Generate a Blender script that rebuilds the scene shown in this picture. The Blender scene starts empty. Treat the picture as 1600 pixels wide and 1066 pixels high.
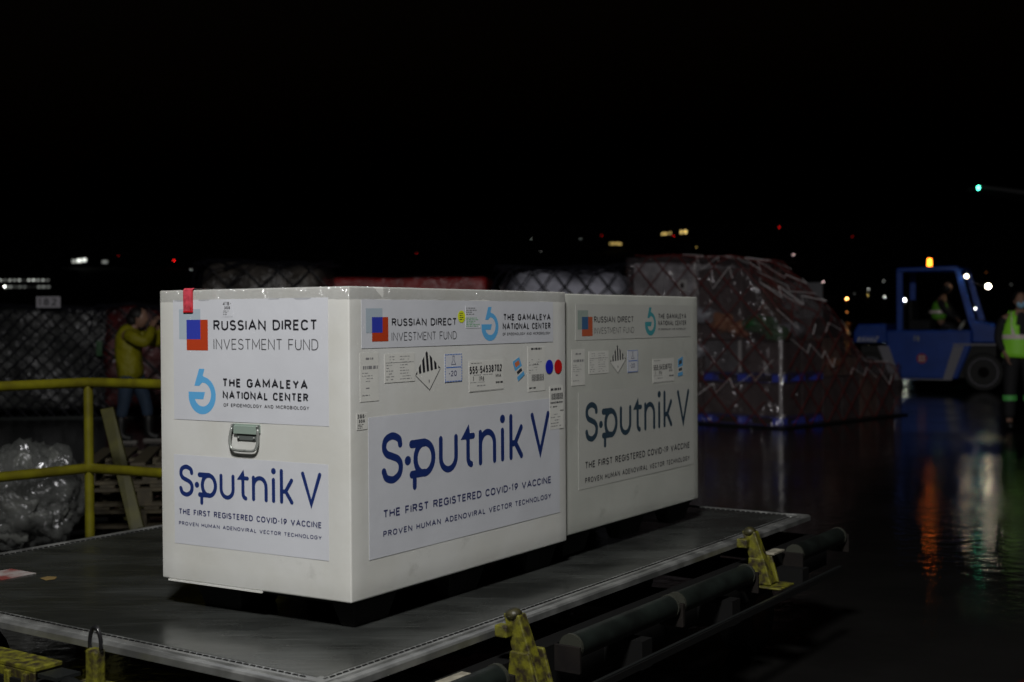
import bpy, bmesh, math, random
from mathutils import Vector, Matrix, noise
random.seed(7)
S = bpy.context.scene
COL = S.collection
PI = math.pi
# ------------------------------------------------------------------ camera
EYE = 1.42
cam = bpy.data.objects.new('camera', bpy.data.cameras.new('camera')); COL.objects.link(cam); S.camera = cam
cam.data.sensor_width = 36; cam.data.lens = 2067.8/1600*36
cam.data.clip_start = .05; cam.data.clip_end = 6000
cam.matrix_world = Matrix.Translation((0, 0, EYE)) @ Matrix.Rotation(math.radians(90-.9576), 4, 'X') @ Matrix.Rotation(math.radians(-.374), 4, 'Z')
cam.data.dof.use_dof = True; cam.data.dof.focus_distance = 4.25; cam.data.dof.aperture_fstop = 3.3
S.render.resolution_x = 1024; S.render.resolution_y = 682
# ------------------------------------------------------------------ night sky
W = bpy.data.worlds.new('World'); S.world = W; W.use_nodes = True
wn = W.node_tree; bg = wn.nodes['Background']
sky = wn.nodes.new('ShaderNodeTexSky'); sky.sky_type = 'NISHITA'; sky.sun_disc = False
sky.sun_elevation = math.radians(-4); sky.sun_rotation = math.radians(200)
wn.links.new(sky.outputs[0], bg.inputs[0]); bg.inputs[1].default_value = .06
S.view_settings.view_transform = 'Standard'; S.view_settings.look = 'None'; S.view_settings.exposure = 0; S.view_settings.gamma = 1
# ------------------------------------------------------------------ materials
def mat(name, col, rough=.5, metal=0, var=0, vscale=6, col2=None, bump=0, bscale=30, coat=0, emit=0, spec=.5, rvar=0, stretch=None, detail=6, bdist=.01, grime=0, scratch=0):
    m = bpy.data.materials.new(name); m.use_nodes = True; nt = m.node_tree; b = nt.nodes['Principled BSDF']
    b.inputs['Base Color'].default_value = (*col, 1); b.inputs['Roughness'].default_value = rough; b.inputs['Metallic'].default_value = metal
    b.inputs['Specular IOR Level'].default_value = spec; b.inputs['Coat Weight'].default_value = coat; b.inputs['Coat Roughness'].default_value = .12
    if emit:
        b.inputs['Emission Color'].default_value = (*col, 1); b.inputs['Emission Strength'].default_value = emit; b.inputs['Base Color'].default_value = (*[c*.3 for c in col], 1)
    if var or bump or rvar:
        tc = nt.nodes.new('ShaderNodeTexCoord'); mp = nt.nodes.new('ShaderNodeMapping'); nt.links.new(tc.outputs['Object'], mp.inputs[0])
        if stretch: mp.inputs['Scale'].default_value = stretch
    if var or rvar:
        n = nt.nodes.new('ShaderNodeTexNoise'); n.inputs['Scale'].default_value = vscale; n.inputs['Detail'].default_value = detail
        nt.links.new(mp.outputs[0], n.inputs['Vector'])
        r = nt.nodes.new('ShaderNodeValToRGB'); r.color_ramp.elements[0].position = .38; r.color_ramp.elements[1].position = .62
        nt.links.new(n.outputs['Fac'], r.inputs[0])
        if var:
            c2 = col2 or tuple(c*(1-var) for c in col)
            r.color_ramp.elements[0].color = (*c2, 1); r.color_ramp.elements[1].color = (*col, 1)
            nt.links.new(r.outputs[0], b.inputs['Base Color'])
        if rvar:
            mr = nt.nodes.new('ShaderNodeMapRange'); mr.inputs['From Min'].default_value = .35; mr.inputs['From Max'].default_value = .65
            mr.inputs['To Min'].default_value = max(.02, rough-rvar); mr.inputs['To Max'].default_value = rough+rvar
            nt.links.new(n.outputs['Fac'], mr.inputs[0]); nt.links.new(mr.outputs[0], b.inputs['Roughness'])
    if grime:   # sparse handling marks with shapes of their own
        gn = nt.nodes.new('ShaderNodeTexNoise'); gn.inputs['Scale'].default_value = 5.5; gn.inputs['Detail'].default_value = 9; gn.inputs['Roughness'].default_value = .72; nt.links.new(mp.outputs[0], gn.inputs['Vector'])
        gr_ = nt.nodes.new('ShaderNodeMapRange'); gr_.inputs['From Min'].default_value = .60; gr_.inputs['From Max'].default_value = .74; gr_.inputs['To Max'].default_value = grime; nt.links.new(gn.outputs['Fac'], gr_.inputs[0])
        mx = nt.nodes.new('ShaderNodeMix'); mx.data_type = 'RGBA'; nt.links.new(gr_.outputs[0], mx.inputs[0]); nt.links.new(r.outputs[0], mx.inputs[6]); mx.inputs[7].default_value = (.10, .095, .08, 1); nt.links.new(mx.outputs[2], b.inputs['Base Color'])
    if scratch:
        sm = nt.nodes.new('ShaderNodeMapping'); sm.inputs['Scale'].default_value = (2, 60, 1); sm.inputs['Rotation'].default_value = (0, 0, .5); nt.links.new(tc.outputs['Object'], sm.inputs[0])
        sn = nt.nodes.new('ShaderNodeTexNoise'); sn.inputs['Scale'].default_value = 2.2; sn.inputs['Detail'].default_value = 8; nt.links.new(sm.outputs[0], sn.inputs['Vector'])
        sr = nt.nodes.new('ShaderNodeMapRange'); sr.inputs['From Min'].default_value = .56; sr.inputs['From Max'].default_value = .70; sr.inputs['To Max'].default_value = scratch; nt.links.new(sn.outputs['Fac'], sr.inputs[0])
        mx = nt.nodes.new('ShaderNodeMix'); mx.data_type = 'RGBA'; nt.links.new(sr.outputs[0], mx.inputs[0]); nt.links.new(r.outputs[0], mx.inputs[6]); mx.inputs[7].default_value = (.30, .31, .30, 1); nt.links.new(mx.outputs[2], b.inputs['Base Color'])
    if bump:
        n2 = nt.nodes.new('ShaderNodeTexNoise'); n2.inputs['Scale'].default_value = bscale; n2.inputs['Detail'].default_value = 4
        nt.links.new(mp.outputs[0], n2.inputs['Vector'])
        bp = nt.nodes.new('ShaderNodeBump'); bp.inputs['Strength'].default_value = bump; bp.inputs['Distance'].default_value = bdist
        nt.links.new(n2.outputs['Fac'], bp.inputs['Height']); nt.links.new(bp.outputs[0], b.inputs['Normal'])
    return m
def filmmat(name, tint, fac, bscale=14, bump=1.0, rough=.16, bdist=.03, diff=.3):
    m = bpy.data.materials.new(name); m.use_nodes = True; nt = m.node_tree; out = nt.nodes['Material Output']; nt.nodes.remove(nt.nodes['Principled BSDF'])
    tr = nt.nodes.new('ShaderNodeBsdfTransparent'); gl = nt.nodes.new('ShaderNodeBsdfGlossy'); df = nt.nodes.new('ShaderNodeBsdfDiffuse')
    gl.inputs['Roughness'].default_value = rough; gl.inputs['Color'].default_value = (.9, .9, .95, 1); df.inputs['Color'].default_value = (*tint, 1)
    tc = nt.nodes.new('ShaderNodeTexCoord'); n = nt.nodes.new('ShaderNodeTexNoise'); n.inputs['Scale'].default_value = bscale; n.inputs['Detail'].default_value = 3; n.inputs['Distortion'].default_value = 1.2
    nt.links.new(tc.outputs['Object'], n.inputs['Vector'])
    bp = nt.nodes.new('ShaderNodeBump'); bp.inputs['Strength'].default_value = bump; bp.inputs['Distance'].default_value = bdist
    nt.links.new(n.outputs['Fac'], bp.inputs['Height']); nt.links.new(bp.outputs[0], gl.inputs['Normal'])
    m1 = nt.nodes.new('ShaderNodeMixShader'); m1.inputs[0].default_value = diff; nt.links.new(gl.outputs[0], m1.inputs[1]); nt.links.new(df.outputs[0], m1.inputs[2])
    m2 = nt.nodes.new('ShaderNodeMixShader'); m2.inputs[0].default_value = fac; nt.links.new(tr.outputs[0], m2.inputs[1]); nt.links.new(m1.outputs[0], m2.inputs[2])
    nt.links.new(m2.outputs[0], out.inputs['Surface'])
    return m
M = dict(
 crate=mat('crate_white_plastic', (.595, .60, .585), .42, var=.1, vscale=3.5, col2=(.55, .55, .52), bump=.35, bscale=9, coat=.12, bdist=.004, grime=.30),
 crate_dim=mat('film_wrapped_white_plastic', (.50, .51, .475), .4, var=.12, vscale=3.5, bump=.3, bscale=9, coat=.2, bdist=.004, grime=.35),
 sheet=mat('pale_blue_print_sheet', (.565, .58, .625), .34, var=.05, vscale=4, bump=.4, bscale=7, bdist=.004, coat=.15),
 sheet_edge=mat('sheet_edge', (.36, .37, .42), .5),
 paper=mat('paper_label', (.60, .60, .57), .5, var=.04, vscale=20),
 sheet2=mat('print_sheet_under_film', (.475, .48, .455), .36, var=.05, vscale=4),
 black=mat('black_print', (.012, .012, .016), .45), thin=mat('grey_black_print', (.035, .035, .04), .45),
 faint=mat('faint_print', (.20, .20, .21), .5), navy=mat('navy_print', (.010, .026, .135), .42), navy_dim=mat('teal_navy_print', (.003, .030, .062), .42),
 capt=mat('navy_caption_print', (.03, .035, .11), .45),
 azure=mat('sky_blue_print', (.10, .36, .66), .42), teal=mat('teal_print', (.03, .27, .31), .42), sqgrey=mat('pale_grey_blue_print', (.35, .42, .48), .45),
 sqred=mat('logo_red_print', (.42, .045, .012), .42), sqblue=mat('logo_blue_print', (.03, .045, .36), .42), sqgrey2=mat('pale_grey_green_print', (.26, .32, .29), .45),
 sqred2=mat('logo_orange_red_print', (.40, .07, .02), .42), sqblue2=mat('logo_blue_teal_print', (.02, .09, .22), .42),
 lblue=mat('label_blue_print', (.03, .14, .50), .45), orange=mat('orange_print', (.55, .16, .06), .45), green=mat('green_highlighter', (.20, .42, .25), .5),
 yellow_dot=mat('fluorescent_yellow_sticker', (.62, .68, .02), .45), dot_blue=mat('blue_dot_sticker', (.012, .02, .42), .4), dot_red=mat('red_dot_sticker', (.52, .01, .01), .4),
 tape_red=mat('red_tape', (.62, .07, .10), .3, var=.35, vscale=60, bump=.3, bscale=60, coat=.3),
 tape_band=mat('red_tape_fold', (.50, .01, .015), .3),
 steel=mat('zinc_plated_steel', (.36, .38, .36), .35, metal=.45, var=.3, vscale=30, rvar=.1), steel_green=mat('greenish_zinc', (.30, .38, .33), .4, metal=.2),
 dark=mat('dark_plastic', (.012, .012, .012), .5), darkplate=mat('dark_steel', (.045, .05, .05), .4, metal=.8),
 foot=mat('black_plastic_foot', (.005, .005, .005), .7, spec=.15),
 deck=mat('worn_aluminium_deck', (.11, .118, .113), .26, metal=.75, var=.45, vscale=3, col2=(.065, .07, .066), rvar=.10, bump=.10, bscale=9, stretch=(.8, 1.5, 1), detail=9, bdist=.003, scratch=.5),
 rim=mat('brushed_aluminium_rim', (.50, .51, .50), .38, metal=.85, var=.3, vscale=9, rvar=.1),
 yellow=mat('worn_yellow_paint', (.125, .12, .007), .55, var=.85, vscale=34, col2=(.022, .016, .007), bump=.4, bscale=40),
 rail=mat('yellow_rail_paint', (.16, .15, .006), .4, var=.45, vscale=7, col2=(.10, .088, .006), bump=.15, bscale=30),
 yboard=mat('dull_yellow_steel', (.055, .052, .004), .5, var=.5, vscale=9),
 rust=mat('dark_rusty_frame', (.010, .008, .007), .8, spec=.15, var=.6, vscale=14, col2=(.006, .005, .005)), rust2=mat('rust', (.06, .025, .012), .7, var=.6, vscale=20),
 roller=mat('green_grey_roller', (.018, .024, .021), .42, metal=.4, var=.5, vscale=9, col2=(.009, .011, .010), spec=.3),
 rubber=mat('black_rubber', (.015, .015, .015), .6), cable=mat('black_cable', (.01, .01, .011), .25),
 wood=mat('pale_pallet_wood', (.065, .052, .028), .7, var=.5, vscale=12, stretch=(1, 6, 1)),
 bluepl=mat('blue_plastic_pallet', (.015, .07, .75), .4), bluedk=mat('dark_blue_pallet_deck', (.006, .016, .16), .5), carton=mat('brown_carton', (.22, .13, .10), .7, var=.5, vscale=4), carton2=mat('grey_carton', (.17, .17, .19), .7, var=.4, vscale=3),
 carton3=mat('dark_carton', (.11, .085, .09), .6, var=.5, vscale=4), whitebox=mat('white_bag_wrapped_carton', (.60, .58, .63), .5, var=.45, vscale=5, bump=.6, bscale=6, bdist=.03),
 bag_green=mat('green_sack', (.03, .11, .04), .5, bump=.8, bscale=8, bdist=.04), bag_orange=mat('orange_sack', (.38, .16, .08), .5, bump=.8, bscale=8, bdist=.04),
 bag_grey=mat('grey_sack', (.28, .28, .32), .4, bump=.8, bscale=8, bdist=.04, coat=.4),
 rope_red=mat('red_net_rope', (.15, .02, .018), .5), rope_glint=mat('white_rope_glint', (.80, .76, .78), .35, coat=.5), rope_dark=mat('dark_net_rope', (.012, .012, .02), .5),
 strap=mat('white_corner_strap', (.60, .57, .58), .4),
 tarp=mat('pale_lilac_tarp', (.80, .80, .95), .4, var=.55, vscale=1.4, col2=(.10, .10, .13), bump=.8, bscale=3, bdist=.12, coat=.2),
 tarp_red=mat('red_tarp', (.15, .004, .005), .5, var=.6, vscale=2.5, bump=.8, bscale=3, bdist=.1),
 tarp_dk=mat('dark_green_grey_wrap', (.026, .030, .028), .5, var=.8, vscale=3, bump=.6, bscale=4, bdist=.05),
 tarp_br=mat('brown_grey_wrap', (.20, .175, .155), .34, var=.7, vscale=3, bump=1, bscale=5, bdist=.08, coat=.3),
 placard=mat('white_placard', (.50, .48, .54), .5),
 asphalt=None,
 blue=mat('tractor_blue_paint', (.016, .085, .50), .35, var=.2, vscale=3, coat=.3), greybar=mat('pale_grey_stripe', (.32, .31, .36), .5),
 white=mat('white_marking', (.75, .75, .75), .5), pink=mat('red_white_disc', (.5, .03, .03), .5),
 skin=mat('skin', (.30, .17, .12), .5), hair=mat('black_hair', (.006, .005, .005), .6), mask=mat('pale_blue_face_mask', (.30, .55, .78), .6),
 jacket=mat('yellow_rain_jacket', (.29, .265, .003), .6, var=.18, vscale=5, bump=1, bscale=6, bdist=.06), jeans=mat('blue_jeans', (.03, .055, .10), .8, var=.3, vscale=9),
 clothes=mat('black_clothing', (.012, .012, .014), .8), boots=mat('black_boots', (.008, .008, .008), .5), sole=mat('pale_shoe_sole', (.30, .28, .26), .6),
 vest=mat('lime_safety_vest', (.36, .95, .06), .5, bump=.4, bscale=10, bdist=.02), refl=mat('reflective_tape', (.85, .74, .70), .3),
 lime=mat('green_trouser_band', (.12, .55, .12), .5),
 hill=mat('dark_hillside', (.006, .006, .006), .9), bwall=mat('dark_night_wall', (.02, .02, .021), .8), pole=mat('grey_steel_pole', (.10, .085, .07), .5),
 alu=mat('aircraft_white_paint', (.35, .35, .36), .35), camera=mat('camera_black', (.01, .01, .01), .4),
 film=filmmat('stretch_film', (.27, .215, .225), .32, 6, 1, .15, .07, .45), film_clear=filmmat('crinkled_clear_film', (.13, .135, .13), .45, 4, 1, .24, .09, .82),
 film_tape=filmmat('clear_packing_tape', (.5, .5, .48), .26, 20, 1, .15, .03, .2), film_crate=filmmat('taut_wrap_film', (.42, .42, .36), .085, 5, .5, .10, .012, .6),
)
M['tarp_bright'] = mat('bright_red_tarp', (.60, .012, .012), .5, var=.4, vscale=2.5, bump=.6, bscale=3, bdist=.1)
M['film_clear2'] = filmmat('inner_crumpled_film', (.13, .135, .125), .85, 5, 1, .4, .08, .93)
M['film_dark'] = filmmat('dull_dark_film', (.08, .08, .09), .10, 5, 1, .3, .06, .65)
def emat(name, col, s):
    m = bpy.data.materials.new(name); m.use_nodes = True; nt = m.node_tree; nt.nodes.remove(nt.nodes['Principled BSDF'])
    e = nt.nodes.new('ShaderNodeEmission'); e.inputs[0].default_value = (*col, 1); e.inputs[1].default_value = s
    nt.links.new(e.outputs[0], nt.nodes['Material Output'].inputs['Surface']); return m
# ------------------------------------------------------------------ mesh builder
class MB:
    def __init__(s, f=None): s.v = []; s.f = []; s.T = f
    def add(s, vs, fs, m=None):
        o = len(s.v)
        for p in vs:
            p = Vector(p)
            if m is not None: p = m @ p
            s.v.append(p)
        s.f += [[i+o for i in q] for q in fs]
    def box(s, a, b, m=None):
        (x0, y0, z0), (x1, y1, z1) = a, b
        s.add([(x0,y0,z0),(x1,y0,z0),(x1,y1,z0),(x0,y1,z0),(x0,y0,z1),(x1,y0,z1),(x1,y1,z1),(x0,y1,z1)],
              [(0,3,2,1),(4,5,6,7),(0,1,5,4),(1,2,6,5),(2,3,7,6),(3,0,4,7)], m)
    def taper(s, a, b, k, m=None):   # box whose bottom is narrower by k on each side
        (x0, y0, z0), (x1, y1, z1) = a, b
        s.add([(x0+k,y0+k,z0),(x1-k,y0+k,z0),(x1-k,y1-k,z0),(x0+k,y1-k,z0),(x0,y0,z1),(x1,y0,z1),(x1,y1,z1),(x0,y1,z1)],
              [(0,3,2,1),(4,5,6,7),(0,1,5,4),(1,2,6,5),(2,3,7,6),(3,0,4,7)], m)
    def tube(s, pts, r, n=8, caps=True, closed=False, m=None):
        pts = [Vector(p) for p in pts]; L = len(pts); rings = []; up = Vector((0, 0, 1)); prev = None
        for i, p in enumerate(pts):
            if closed: d = pts[(i+1) % L]-pts[i-1]
            else: d = pts[min(i+1, L-1)]-pts[max(i-1, 0)]
            d.normalize()
            a = d.cross(up if abs(d.z) < .95 else Vector((1, 0, 0))) if prev is None else prev-d*prev.dot(d)
            if a.length < 1e-6: a = d.orthogonal()
            a.normalize(); prev = a; b = d.cross(a); rr = r[i] if isinstance(r, (list, tuple)) else r
            rings.append([p+(a*math.cos(2*PI*k/n)+b*math.sin(2*PI*k/n))*rr for k in range(n)])
        vs = [q for g in rings for q in g]; fs = []
        for i in range(L if closed else L-1):
            j = (i+1) % L
            for k in range(n): fs.append((i*n+k, i*n+(k+1) % n, j*n+(k+1) % n, j*n+k))
        if caps and not closed: fs += [tuple(range(n))[::-1], tuple((L-1)*n+k for k in range(n))]
        s.add(vs, fs, m)
    def cyl(s, a, b, r, n=16, r2=None): s.tube([a, b], [r, r if r2 is None else r2], n)
    def ball(s, c, r, n=10, m=None, sq=(1, 1, 1), wob=0):
        vs = []; fs = []; c = Vector(c)
        for i in range(n+1):
            t = PI*i/n
            for k in range(2*n):
                p = PI*k/n; d = Vector((math.sin(t)*math.cos(p)*sq[0], math.sin(t)*math.sin(p)*sq[1], math.cos(t)*sq[2]))
                rr = r*(1+wob*noise.noise(d*2+c*3)*2) if wob else r
                vs.append(c+d*rr)
        for i in range(n):
            for k in range(2*n): fs.append((i*2*n+k, (i+1)*2*n+k, (i+1)*2*n+(k+1) % (2*n), i*2*n+(k+1) % (2*n)))
        s.add(vs, fs, m)
    def poly(s, pts, th=0, off=0):      # flat outline on a face: pts (s,t)
        n = len(pts); vs = [(x, off+th, z) for x, z in pts]; fs = [tuple(range(n))]
        s.add(vs, fs)
    def rect(s, x0, z0, x1, z1, off): s.poly([(x0, z0), (x1, z0), (x1, z1), (x0, z1)], 0, off)
    def slab(s, x0, z0, x1, z1, o0, o1): s.box((x0, o0, z0), (x1, o1, z1))
    def ring(s, cx, cz, r0, r1, off, a0=0, a1=2*PI, n=28, sx=1):
        vs = []; fs = []
        for i in range(n+1):
            a = a0+(a1-a0)*i/n
            for r in (r0, r1): vs.append((cx+math.cos(a)*r*sx, off, cz+math.sin(a)*r))
        for i in range(n): fs.append((2*i, 2*i+1, 2*i+3, 2*i+2))
        s.add(vs, fs)
    def build(s, name, m, parent=None, smooth=False, bevel=0, weld=False, **tags):
        me = bpy.data.meshes.new(name); V = [s.T(*p) for p in s.v] if s.T else s.v
        me.from_pydata([tuple(p) for p in V], [], s.f)
        if weld or bevel or smooth:
            bm = bmesh.new(); bm.from_mesh(me)
            if weld: bmesh.ops.remove_doubles(bm, verts=bm.verts, dist=1e-5)
            bmesh.ops.recalc_face_normals(bm, faces=bm.faces); bm.to_mesh(me); bm.free()
        me.materials.append(m if not isinstance(m, str) else M[m])
        if smooth:
            for p in me.polygons: p.use_smooth = True
        o = bpy.data.objects.new(name, me); COL.objects.link(o)
        if parent: o.parent = parent
        if bevel:
            b = o.modifiers.new('bevel', 'BEVEL'); b.width = bevel; b.segments = 2; b.limit_method = 'ANGLE'
        for k, v in tags.items(): o[k] = v
        return o
def thing(name, label, cat, loc=(0, 0, 0), rz=0, group=None):
    o = bpy.data.objects.new(name, None); COL.objects.link(o); o.location = loc; o.rotation_euler = (0, 0, rz); o.empty_display_size = .1
    o['label'] = label; o['category'] = cat
    if group: o['group'] = group
    return o
def hor(u): return 498.5-.00653*(u-800)
def at(u, v, d): return Vector(((u-800)/2067.8*d, d, EYE+(hor(u)-v)/2067.8*d))
# ------------------------------------------------------------------ lettering with even strokes
def A(cx, cy, rx, ry, a0, a1, n=9): return [(cx+rx*math.cos(math.radians(a0+(a1-a0)*i/n)), cy+ry*math.sin(math.radians(a0+(a1-a0)*i/n))) for i in range(n+1)]
G = {
'A': (.78, [[(0,0),(.5,1),(1,0)], [(.18,.34),(.82,.34)]]), 'B': (.62, [[(0,0),(0,1),(.55,1)]+A(.55,.76,.38,.24,90,-90)+[(0,.52)], [(.55,.52)]+A(.55,.26,.45,.26,90,-90)+[(0,0)]]),
'C': (.66, [A(.5,.68,.5,.32,20,180)+A(.5,.32,.5,.32,180,340)]), 'D': (.68, [[(0,0),(0,1),(.4,1)]+A(.4,.6,.6,.4,90,0)+A(.4,.4,.6,.4,0,-90)+[(0,0)]]),
'E': (.55, [[(1,1),(0,1),(0,0),(1,0)], [(0,.52),(.88,.52)]]), 'F': (.54, [[(1,1),(0,1),(0,0)], [(0,.5),(.88,.5)]]),
'G': (.70, [A(.5,.68,.5,.32,25,180)+A(.5,.32,.5,.32,180,350)+[(1,.48),(.55,.48)]]), 'H': (.66, [[(0,0),(0,1)], [(1,0),(1,1)], [(0,.52),(1,.52)]]),
'I': (.12, [[(.5,0),(.5,1)]]), 'J': (.5, [[(1,1),(1,.3)]+A(.5,.3,.5,.3,0,-170)]), 'K': (.64, [[(0,0),(0,1)], [(1,1),(0,.4)], [(.3,.58),(1,0)]]),
'L': (.52, [[(0,1),(0,0),(1,0)]]), 'M': (.84, [[(0,0),(0,1),(.5,.25),(1,1),(1,0)]]), 'N': (.70, [[(0,0),(0,1),(1,0),(1,1)]]),
'O': (.72, [A(.5,.66,.5,.34,0,180)+A(.5,.34,.5,.34,180,360)+[(1,.66)]]), 'P': (.60, [[(0,0),(0,1),(.6,1)]+A(.6,.74,.4,.26,90,-90)+[(0,.48)]]),
'R': (.62, [[(0,0),(0,1),(.6,1)]+A(.6,.76,.38,.24,90,-90)+[(0,.52)], [(.5,.5),(1,0)]]),
'S': (.60, [A(.5,.75,.47,.25,25,180)+A(.5,.75,.47,.24,180,250,4)+A(.5,.25,.5,.26,70,0,4)+A(.5,.25,.5,.25,0,-160)]),
'T': (.62, [[(0,1),(1,1)], [(.5,0),(.5,1)]]), 'U': (.66, [[(0,1),(0,.34)]+A(.5,.34,.5,.34,180,360)+[(1,1)]]), 'V': (.74, [[(0,1),(.5,0),(1,1)]]),
'W': (1, [[(0,1),(.26,0),(.5,.9),(.74,0),(1,1)]]), 'X': (.7, [[(0,0),(1,1)], [(0,1),(1,0)]]), 'Y': (.70, [[(0,1),(.5,.46),(1,1)], [(.5,.46),(.5,0)]]), 'Z': (.62, [[(0,1),(1,1),(0,0),(1,0)]]),
'0': (.6, [A(.5,.66,.5,.34,0,180)+A(.5,.34,.5,.34,180,360)+[(1,.66)]]), '1': (.3, [[(0,.78),(.7,1),(.7,0)]]), '2': (.58, [A(.5,.72,.48,.28,160,-30)+[(0,0),(1,0)]]),
'3': (.58, [A(.48,.76,.46,.24,150,-90)+A(.48,.26,.52,.26,90,-150)]), '4': (.6, [[(.75,0),(.75,1),(0,.28),(1,.28)]]),
'5': (.58, [[(.92,1),(.12,1),(.05,.54)]+A(.46,.32,.52,.31,120,-150)]), '6': (.6, [[(.85,1),(.1,.5)]+A(.5,.31,.48,.31,160,-200)]), '7': (.56, [[(0,1),(1,1),(.3,0)]]),
'8': (.6, [A(.5,.76,.42,.24,-90,270,14), A(.5,.26,.5,.26,90,450,14)]), '9': (.6, [[(.15,0),(.9,.5)]+A(.5,.69,.48,.31,-20,340)]), '-': (.34, [[(0,.48),(1,.48)]]), '.': (.1, [[(.5,0),(.5,.04)]]),
}
def ribbon(mb, pts, t, off, rnd=0):
    P = [Vector((p[0], p[1])) for p in pts]; Q = [P[0]]
    for p in P[1:]:
        if (p-Q[-1]).length > 1e-6: Q.append(p)
    P = Q; n = len(P); h = t/2; L = []; R = []
    for i, p in enumerate(P):
        d0 = (P[i]-P[i-1]).normalized() if i else (P[1]-P[0]).normalized()
        d1 = (P[i+1]-P[i]).normalized() if i < n-1 else d0
        m = (d0+d1)
        m = m.normalized() if m.length > 1e-4 else d0
        nn = Vector((-m.y, m.x)); c = max(.45, nn.dot(Vector((-d0.y, d0.x))))
        L.append(p+nn*h/c); R.append(p-nn*h/c)
    vs = [(q.x, off, q.y) for q in L]+[(q.x, off, q.y) for q in R]; fs = [(i, i+1, n+i+1, n+i) for i in range(n-1)]
    mb.add(vs, fs)
    if rnd:
        for p, d in ((P[0], P[0]-P[1]), (P[-1], P[-1]-P[-2])):
            a = math.atan2(d.y, d.x); mb.add([(p.x+math.cos(a+k)*h, off, p.y+math.sin(a+k)*h) for k in [(-.5+j/8)*PI for j in range(9)]], [tuple(range(9))])
def text(mb, s, x0, z0, x1, z1, t, off, gap=.2, slant=0, tilt=0):
    H = z1-z0; w = sum((G[c][0] if c != ' ' else .34) for c in s)*H+gap*H*(len(s)-1); k = (x1-x0)/w; x = x0; tt = t*H
    for c in s:
        if c == ' ': x += (.34+gap)*H*k; continue
        gw, st = G[c]; gw *= H*k
        for j, line in enumerate(st):
            pts = []
            for (a, b) in line:
                px = x+min(tt, gw)/2+a*max(0, gw-tt); pz = z0+tt/2+b*(H-tt); pts.append((px+slant*(pz-z0), pz+tilt*(px-x0)))
            # butt ends reach the full cap height
            ribbon(mb, pts, tt, off-.00003*j)
        x += gw+gap*H*k
def rectify(pts, src, dst): # map points measured on one face to a box on another
    sx = (dst[2]-dst[0])/(src[2]-src[0]); sz = (dst[3]-dst[1])/(src[3]-src[1])
    return [(dst[0]+(x-src[0])*sx, dst[1]+(z-src[1])*sz) for x, z in pts]
def smooth_line(p, n=5):   # Catmull-Rom
    P = [Vector(q) for q in p]; P = [2*P[0]-P[1]]+P+[2*P[-1]-P[-2]]; out = []
    for i in range(1, len(P)-2):
        for k in range(n):
            t = k/n; a, b, c, d = P[i-1:i+3]
            out.append(.5*((2*b)+(c-a)*t+(2*a-5*b+4*c-d)*t*t+(3*b-a-3*c+d)*t**3))
    out.append(P[-2]); return [tuple(q) for q in out]
def brand_word(mb, dst, off):   # the vaccine name in rounded letters; the p is a little satellite
    src = (.0805, .2627, .654, .3601); sx = (dst[2]-dst[0])/(src[2]-src[0]); sz = (dst[3]-dst[1])/(src[3]-src[1]); k = math.sqrt(sx*sz)
    f = lambda p: rectify(p, src, dst); T = .0135*k; c = [0]
    def st(p, t=T, r=1): ribbon(mb, f(p), t, off-.00003*c[0], r); c[0] += 1
    def circ(x, z, r):
        (cx, cz), = f([(x, z)]); mb.add([(cx+math.cos(2*PI*i/20)*r*sx/k*k, off-.00003*c[0], cz+math.sin(2*PI*i/20)*r*sz) for i in range(20)], [tuple(range(20))]); c[0] += 1
    st(smooth_line([(.1345,.3365),(.1305,.3475),(.1115,.3545),(.0925,.3475),(.0885,.3320),(.096,.3205),(.1113,.3145),(.127,.3080),(.1355,.2965),(.1325,.2795),(.1195,.2705),(.1080,.2690),(.0935,.2745),(.0872,.2870)]))
    circ(.1567, .3015, .0093)
    st([(.1685,.3330),(.2083,.3330)], .0155*k); st(A(.2072, .3020, .0275, .0310, 90, 450, 26), .0135*k, 0)
    st([(.1685,.2722),(.2075,.2722)], .0145*k); st([(.1768,.2700),(.1766,.2475)], .0125*k)
    st([(.2584,.3350),(.2582,.3010)]+A(.2830, .2960, .0248, .0255, 180, 360, 12)+[(.3078,.3350)], .0125*k)
    st([(.3480,.3350),(.3480,.2900)]+A(.3600, .2870, .0120, .0140, 180, 265, 6), .0125*k)
    mb.add([(x, off-.00003*c[0], z) for x, z in f([(.3235,.3275),(.3510,.3590),(.3545,.3400),(.3545,.3270)])], [(0, 1, 2, 3)]); c[0] += 1
    st([(.3420,.3330),(.3660,.3330)], .0120*k)
    st([(.3905,.3370),(.3905,.2735)], .0125*k); st([(.3905,.3080)]+A(.4155, .3110, .0250, .0260, 180, 0, 12)+[(.4405,.2735)], .0125*k)
    circ(.4700, .3610, .0092); st([(.4697,.3350),(.4697,.2735)], .0125*k)
    st([(.5010,.3630),(.5010,.2735)], .0125*k); st([(.5010,.3030),(.5170,.3040),(.5400,.3370)], .0125*k); st([(.5175,.3040),(.5405,.2735)], .0125*k)
    st([(.5830,.3600),(.6147,.2735),(.6470,.3600)], .0125*k)
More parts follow.
